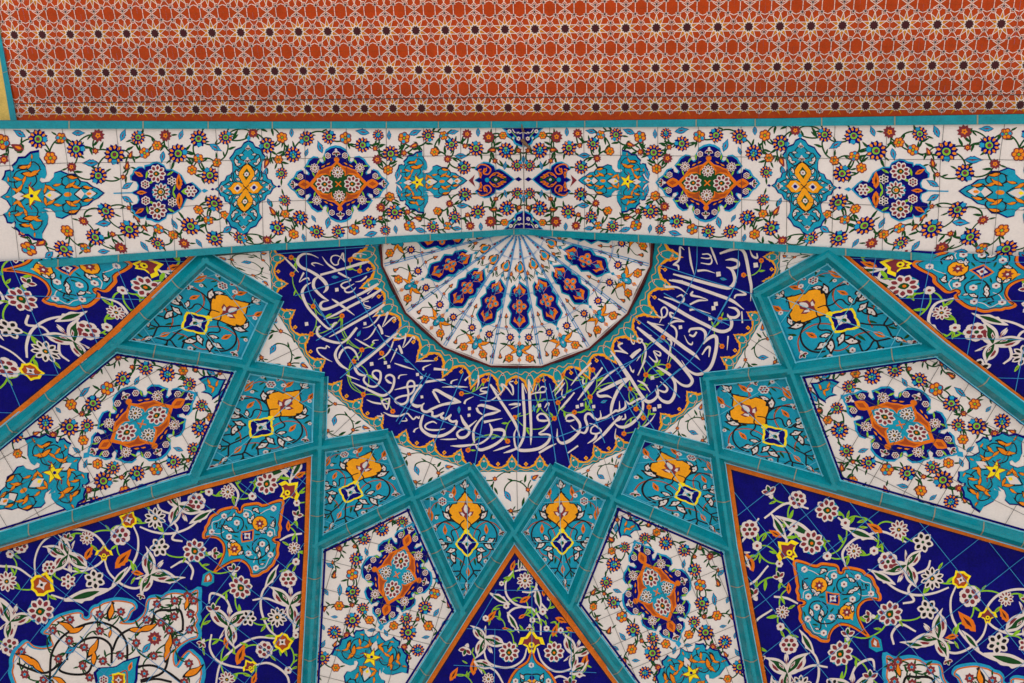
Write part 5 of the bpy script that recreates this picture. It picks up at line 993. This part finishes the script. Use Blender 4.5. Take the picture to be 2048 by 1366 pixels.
TO = [(950, 5), (860, 20), (800, 45), (740, 55), (700, 35), (660, 35), (610, 42), (560, 50), (537, 75), (535, 110), (518, 122), (500, 125), (483, 112), (480, 85), (440, 74), (400, 80), (350, 90), (300, 110), (280, 135), (250, 150), (220, 168), (200, 200), (188, 240), (160, 280), (158, 310), (140, 340), (140, 385), (185, 375), (230, 375), (270, 382), (300, 400), (328, 428), (345, 460), (352, 500), (350, 540), (338, 580), (320, 620), (290, 680), (250, 735),
      (290, 705), (330, 680), (375, 652), (420, 630), (465, 618), (510, 615), (548, 628), (580, 650), (604, 678), (620, 710), (630, 740), (635, 775), (700, 770), (740, 742), (790, 720), (815, 690), (850, 660), (870, 612), (900, 560), (896, 500), (910, 440), (880, 435), (860, 420), (856, 402), (870, 385), (892, 378), (915, 375), (915, 330), (930, 290), (918, 245), (930, 200), (935, 150), (945, 100)]
def tmed(A, L=4):                                # turquoise cartouche with an orange edge
    pal_reset(5); vw(A, *TM); P = np.array(TO, float)
    A.poly(P, 'turq', L); A.stroke(P, 26, 'flame', L+1, 3, True); c = np.array([560, 370]); A.stroke((P-c)*.945+c, 9, 'brown', L+1.5, 3, True)
    for Q in ([(330, 250), (320, 300), (330, 380), (400, 420), (470, 430)], [(330, 280), (370, 200), (450, 165), (530, 190), (548, 260), (500, 325), (420, 330)], [(250, 250), (280, 235), (270, 280), (330, 290)], [(530, 470), (550, 550), (600, 600), (700, 605), (760, 570)], [(700, 600), (770, 560), (815, 490), (790, 410), (720, 390), (650, 430), (640, 500), (680, 550)], [(700, 605), (710, 660), (760, 650)], [(640, 220), (600, 240), (590, 200)], [(750, 130), (690, 130), (640, 85), (700, 80)], [(820, 170), (870, 190), (870, 270), (830, 230)]): A.stroke(Q, 12, 'black', L+2, 4)
    for Q in ([(200, 330), (300, 345), (350, 320)], [(230, 310), (230, 230), (290, 210), (350, 165)], [(550, 95), (620, 110), (650, 160)], [(855, 85), (790, 100), (720, 140)], [(870, 360), (860, 300), (810, 280)], [(670, 700), (760, 690), (800, 620), (830, 560)], [(650, 640), (670, 580)], [(560, 575), (600, 550), (640, 560)]): A.stroke(Q, 6, 'letter', L+1.8, 4)
    for x, y, r, a in ((410, 190, 45, 60), (450, 150, 28, 20), (370, 280, 50, -60), (410, 300, 50, 120), (670, 95, 38, 70), (690, 110, 34, 150), (850, 240, 40, 10), (840, 260, 34, -60), (690, 500, 45, 20), (710, 560, 45, 190), (790, 500, 50, 20), (610, 210, 45, -30), (640, 180, 40, 30), (740, 320, 46, 120), (770, 290, 42, 60), (400, 460, 42, 0), (520, 540, 42, 60), (440, 420, 42, 100), (740, 655, 28, 80)): putm(A, 'k', x, y, r, a)
    for x, y, r in ((715, 240, 74), (455, 500, 68)): A.dot(x, y, r*1.12, 'black', L+3, 10); A.dot(x, y, r, 'gold', L+3.5, 10); A.poly(rad(7, 30, 48)+[x, y], 'maroon', L+4.5); A.dot(x, y, 12, 'letter', L+5, 7)
    A.poly([(400, 580), (395, 520), (430, 555)], 'gold', L+3.5)
    A.poly([(525, 320), (590, 315), (655, 295), (652, 360), (645, 415), (590, 425), (530, 435), (520, 380)], 'flame', L+4); A.poly([(538, 334), (592, 326), (640, 312), (638, 360), (634, 402), (590, 410), (540, 420), (534, 380)], 'navy', L+5); A.poly(rad(4, 26, 44, 45)+[587, 366], 'letter', L+6); A.dot(587, 366, 16, 'maroon', L+7, 7)
    for x, y in ((350, 165), (480, 232), (575, 150), (855, 85), (820, 345), (225, 325), (400, 375), (740, 450), (825, 560), (600, 545), (675, 695)): putm(A, 'w', x, y, 31)
    for x, y, a in ((395, 135, 50), (305, 240, 10), (490, 285, 20), (575, 280, -20), (690, 350, 90), (470, 370, 110), (595, 480, -40), (700, 440, 40), (855, 510, 20), (755, 615, 80)): putm(A, 'l', x, y, 28, a)
    A.pop()
WO = [(1280, 20), (1240, 40), (1200, 50), (1160, 42), (1120, 40), (1075, 52), (1040, 75), (1000, 72), (960, 80), (945, 110), (940, 150), (925, 185), (900, 210), (872, 230), (840, 240), (770, 235), (815, 215), (830, 190), (845, 160), (870, 140), (858, 112), (830, 100), (785, 92), (740, 90), (700, 98), (660, 110), (632, 130), (600, 140), (580, 165), (580, 195), (560, 213), (540, 212), (522, 195), (525, 180), (500, 168), (450, 175), (400, 190), (365, 205), (330, 230), (305, 265), (270, 300), (305, 310), (318, 345), (330, 385), (280, 402), (235, 400), (200, 388), (165, 360), (130, 385), (90, 425), (70, 480), (72, 520), (64, 560), (90, 640),
      (130, 760), (260, 860), (430, 940), (640, 980), (860, 960), (1060, 880), (1180, 790), (1270, 690), (1300, 600), (1305, 550), (1290, 480), (1250, 440), (1220, 420), (1180, 460), (1140, 520), (1122, 480), (1125, 430), (1150, 395), (1180, 370), (1225, 345), (1275, 330), (1278, 290), (1262, 250), (1280, 215), (1268, 180), (1282, 150), (1278, 90)]
def wmed(A, L=4):                                # large white medallion with black scrolls
    vw(A, *WM); P = np.array(WO, float); A.poly(P, 'white', L); A.stroke(P, 24, 'cyan', L+1, 3, True); c = np.array([680, 500]); A.stroke((P-c)*.972+c, 9, 'strip', L+1.5, 3, True)
    fl = [(450, 220), (340, 290), (640, 185), (775, 170), (1005, 120), (1118, 100), (1200, 68), (1240, 100), (1220, 185), (940, 222), (1030, 240), (1115, 200), (1085, 290), (1215, 285), (640, 292), (445, 355), (540, 397), (375, 470), (140, 425), (160, 570), (280, 605), (530, 515), (660, 485), (770, 450), (873, 368), (985, 452), (1130, 365), (1210, 500), (925, 565), (575, 590), (200, 700), (400, 720), (1050, 680), (1180, 620)]
    pal_reset(6); A.base = 5; vines(A, [(x, y, 28) for x, y in fl], 8, 'green', 'l', 22, random.Random(4), 190, 1, extra=.5); A.base = 0
    for Q in ('320,640 322,540 335,430 400,330 520,260 640,238 750,280 810,370 815,480', '430,480 440,430 540,350 640,338 710,390 715,500', '420,480 380,540 460,570 560,560 600,480', '720,420 760,330 840,280 960,260 1000,170 1100,160 1150,160 1170,220 1170,290', '1170,290 1100,330 1080,450 1040,560 900,610', '880,520 980,515 1080,560 1160,620', '110,500 200,540 300,560 400,490', '700,230 690,170 730,110', '900,620 1000,600 1100,620'): A.stroke([tuple(map(float, p.split(','))) for p in Q.split()], 15, 'black', L+3, 5)
    for x, y, r, a in ((712, 165, 52, 10), (430, 265, 60, -60), (490, 285, 50, 70), (880, 285, 50, 90), (950, 270, 60, 70), (1080, 370, 60, 15), (1070, 430, 55, 10), (600, 400, 62, 30), (600, 460, 50, 0), (170, 475, 70, -60), (240, 515, 60, 140), (380, 610, 50, -60), (1195, 115, 40, 10), (1240, 550, 66, 60), (705, 305, 28, 10), (340, 650, 40, 0)): putm(A, 'o', x, y, r, a)
    for x, y in fl: putm(A, 'S', x, y, 30, 0, 1); A.dot(x, y, 10, 'cyan', 12, 6)
    putm(A, 'S', 990, 340, 46); A.dot(990, 340, 14, 'cyan', 12, 6)
    for x, y, r, a in ((455, 415, 40, 60), (940, 400, 42, 40)): putm(A, 't', x, y, r, a)
    P = np.array([(610, 560), (640, 530), (720, 525), (745, 520), (790, 490), (890, 458), (875, 520), (872, 600), (850, 680), (700, 720), (630, 660)]); c = P.mean(0); A.poly((P-c)*1.08+c, 'navy', L+4); A.poly((P-c)*.94+c, 'turq', L+5); putm(A, 'w', 665, 605, 30, 0, 1); putm(A, 'Q', 760, 605, 40); putm(A, 'f', 835, 520, 28, 20)
    A.stroke([(700, 580), (760, 565), (810, 550), (815, 640)], 9, 'rust', L+6)
    A.pop()
NB = V('F'), V('G')
def navy_panel(vs, edges, dst, label, meds, src=None, c=None, extra=None):
    T = V(vs); S = Plane(T, sink=.005); t = thing('arabesque_panel', S(T.mean(0)[None])[0][0], label, 'tile panel', 'navy arabesque panels between the turquoise ribs')
    A = Art(S, clip=T); cen = T.mean(0); A.poly(T, 'navy', 0)
    st = Art(S, clip=T)
    for ab in edges: inset_line(st, NET[ab[0]], NET[ab[1]], cen, 18.5, 10.5, 'strip', 16, -30); inset_line(A, NET[ab[0]], NET[ab[1]], cen, 25, 1.2, 'black', 9, -30)
    M = np.eye(3) if src is None else affine(src, dst); A.push(M=M); r_ = random.Random(9)
    if extra is None:
        vw(A, *NV); pts = [(f[1], f[2], f[3]) for f in NF if f[0] not in 'Y']
        vines(A, pts, 7, 'lime', 'e', 27, r_, 330, 1, 1, extra=.1, dens=.7)
        for q in NS: A.stroke([tuple(map(float, p.split(','))) for p in q.split()], [9, 13, 13, 10], 'letter', 2, 6)
        for f in NC: put(A, f[0], f[1], f[2], f[3], f[4])
        for f in NF: put(A, f[0], f[1], f[2], f[3]*1.04, f[4] if len(f) > 4 else r_.uniform(0, 360), f[5] if len(f) > 5 else 0)
        put(A, 'Q', 1220, 755, 1); A.poly([(1180, 790), (1190, 730), (1230, 705), (1255, 735), (1255, 775), (1215, 800)], 'turq', 5); A.poly([(1195, 775), (1205, 735), (1230, 718), (1245, 740), (1240, 770)], 'rust', 6); A.poly([(1225, 730), (1232, 755), (1215, 770), (1212, 745)], 'letter', 7)
        A.pop()
        for o_, d in (((400, 1100), (80, 62)), ((400, 1100), (62, -80))):
            d = np.array(d)/np.hypot(*d); n = np.array([-d[1], d[0]])
            for k in range(-9, 12): p = np.array(o_)+n*k*78; A.stroke([p-d*900, p+d*900], 1.0, 'paleblue', 12, 10, smooth=False)
    else: extra(A, r_)
    fm = A.new(); fm.build('tile_field', t)
    for m_ in meds: m_(A); A.new().build('cartouche' if m_ is tmed else 'medallion', t)
    st.mesh.build('border_strip', t)
P3 = [(583, 985), (417, 1157), (257, 1040)]
TC, TN, TJ = at(140, 385, TM[2], TM[0], TM[1]), at(500, 125, TM[2], TM[0], TM[1]), at(250, 735, TM[2], TM[0], TM[1])
NET.update(l=(-100, 1460), o=(2140, 1460), x=(-100, 530), y=(2140, 518), n=(432, 492), N=(1640, 490))
navy_panel('FGgljJ', ('FG', 'Gg', 'FJ', 'Jj'), None, 'large navy arabesque panel at lower left with a turquoise cartouche and a white medallion', (tmed, wmed))
navy_panel('frvouq', ('fq', 'qu', 'fr', 'rv'), [(1570, 1105), (1750, 1287), (1922, 1160)], 'large navy arabesque panel at lower right with a turquoise cartouche and a white medallion', (tmed, wmed), P3)
navy_panel('nAdx', ('AD', 'Dd'), [(87, 601.8), (188.8, 580.6), (6.4, 540)], 'navy arabesque panel under the moulding at the upper left corner of the vault', (tmed,), [TC, TN, TJ])
navy_panel('Naty', ('ap', 'pt'), [(2030.7, 610.7), (1918, 583.8), (1826.7, 527)], 'navy arabesque panel under the moulding at the upper right corner of the vault', (tmed,), [TC, TN, at(950, 5, TM[2], TM[0], TM[1])])
def low(A, r_):
    vw(A, 900, 1030, .375)
    fl = [('D', 400, 350, 42), ('L', 315, 730, 48), ('L', 555, 730, 48), ('f', 400, 450, 30, 60), ('f', 335, 270, 26, 20), ('f', 220, 540, 34, 40), ('w', 190, 550, 16), ('w', 300, 485, 16), ('f', 385, 540, 20, 60), ('w', 495, 515, 19), ('w', 440, 560, 16), ('f', 595, 560, 32, 110), ('f', 560, 615, 32, 20), ('w', 515, 605, 16), ('f', 640, 610, 22, 120), ('f', 500, 410, 22, 0), ('w', 530, 445, 13), ('H', 85, 715, 36, 200), ('f', 125, 810, 40, 0), ('f', 20, 850, 36, 30), ('D', 205, 875, 32), ('w', 400, 272, 13), ('Y', 435, 685, 62),
          ('w', 275, 365, 13), ('H', 425, 600, 22, 180), ('f', 295, 605, 15, 90), ('w', 355, 605, 12), ('f', 720, 780, 40, 10), ('H', 640, 900, 36), ('w', 690, 850, 18), ('W', 120, 950, 40), ('R', 700, 960, 44), ('w', 590, 615, 16)]
    vines(A, [(f[1], f[2], f[3]) for f in fl if f[0] != 'Y'], 5, 'lime', 'e', 18, r_, 170, 1, 1, extra=.1, dens=.7)
    for q in ('335,300 300,350 300,420 340,470 390,490 440,500 480,560 484,640', '345,300 400,290 450,320 462,370 440,410 385,410', '320,575 310,530 340,500 380,490', '410,710 390,770 330,810 260,810 200,780 180,720', '465,710 490,780 550,830 620,830 690,790', '150,790 240,830 290,910', '450,400 470,450 520,510', '640,880 580,860 520,900'): A.stroke([tuple(map(float, p.split(','))) for p in q.split()], [7, 11, 11, 8], 'letter', 2, 6)
    for f in (('C', 195, 680, 88, 150), ('C', 670, 720, 85, 20), ('a', 265, 445, 55, -60), ('a', 335, 570, 52, 150), ('a', 470, 445, 58, 170), ('a', 372, 262, 34, 0), ('A', 180, 800, 50, 110), ('A', 690, 820, 52, 60)): put(A, f[0], f[1], f[2], f[3], f[4])
    for f in fl: put(A, f[0], f[1], f[2], f[3]*1.03, f[4] if len(f) > 4 else 0)
    for q in ([(437, 300), (437, 960)], [(240, 400), (640, 405)], [(90, 605), (760, 630)], [(240, 605), (236, 900)], [(645, 620), (650, 960)], [(20, 800), (780, 840)], [(250, 400), (130, 610)]): A.stroke(q, 2.6, 'paleblue', 12, 6, smooth=False)
    A.pop()
def lowmed(A):
    vw(A, 900, 1030, .375); P = np.array([(437, 725), (425, 760), (410, 785), (375, 808), (350, 830), (328, 862), (312, 900), (300, 950), (290, 1020), (590, 1020), (580, 950), (565, 900), (545, 860), (520, 830), (498, 808), (465, 785), (449, 760)], float)
    A.poly(P, 'turq', 4); A.stroke(P, 11, 'flame', 5, 3, True); c = np.array([437, 900]); A.stroke((P-c)*.93+c, 4, 'brown', 5.5, 3, True)
    for q in ([(437, 850), (400, 850), (375, 880), (400, 910)], [(437, 850), (474, 850), (500, 880), (474, 910)]): A.stroke(q, 7, 'black', 6)
    for x, y, r, a in ((385, 862, 22, -30), (490, 862, 22, 30), (410, 895, 24, 100), (465, 895, 24, -100)): putm(A, 'k', x, y, r, a)
    putm(A, 'w', 434, 800, 15); putm(A, 'w', 350, 885, 15); putm(A, 'w', 525, 885, 15); A.dot(437, 905, 34, 'gold', 6, 10); A.poly(rad(7, 12, 22)+[437, 905], 'maroon', 7); A.dot(437, 868, 14, 'navy', 7, 8); A.pop()
navy_panel('Lmw', ('LM', 'Mm', 'Ls', 'sw'), None, 'lowest navy arabesque triangle, its tip under the middle of the blue inscription', (lowmed,), extra=low)
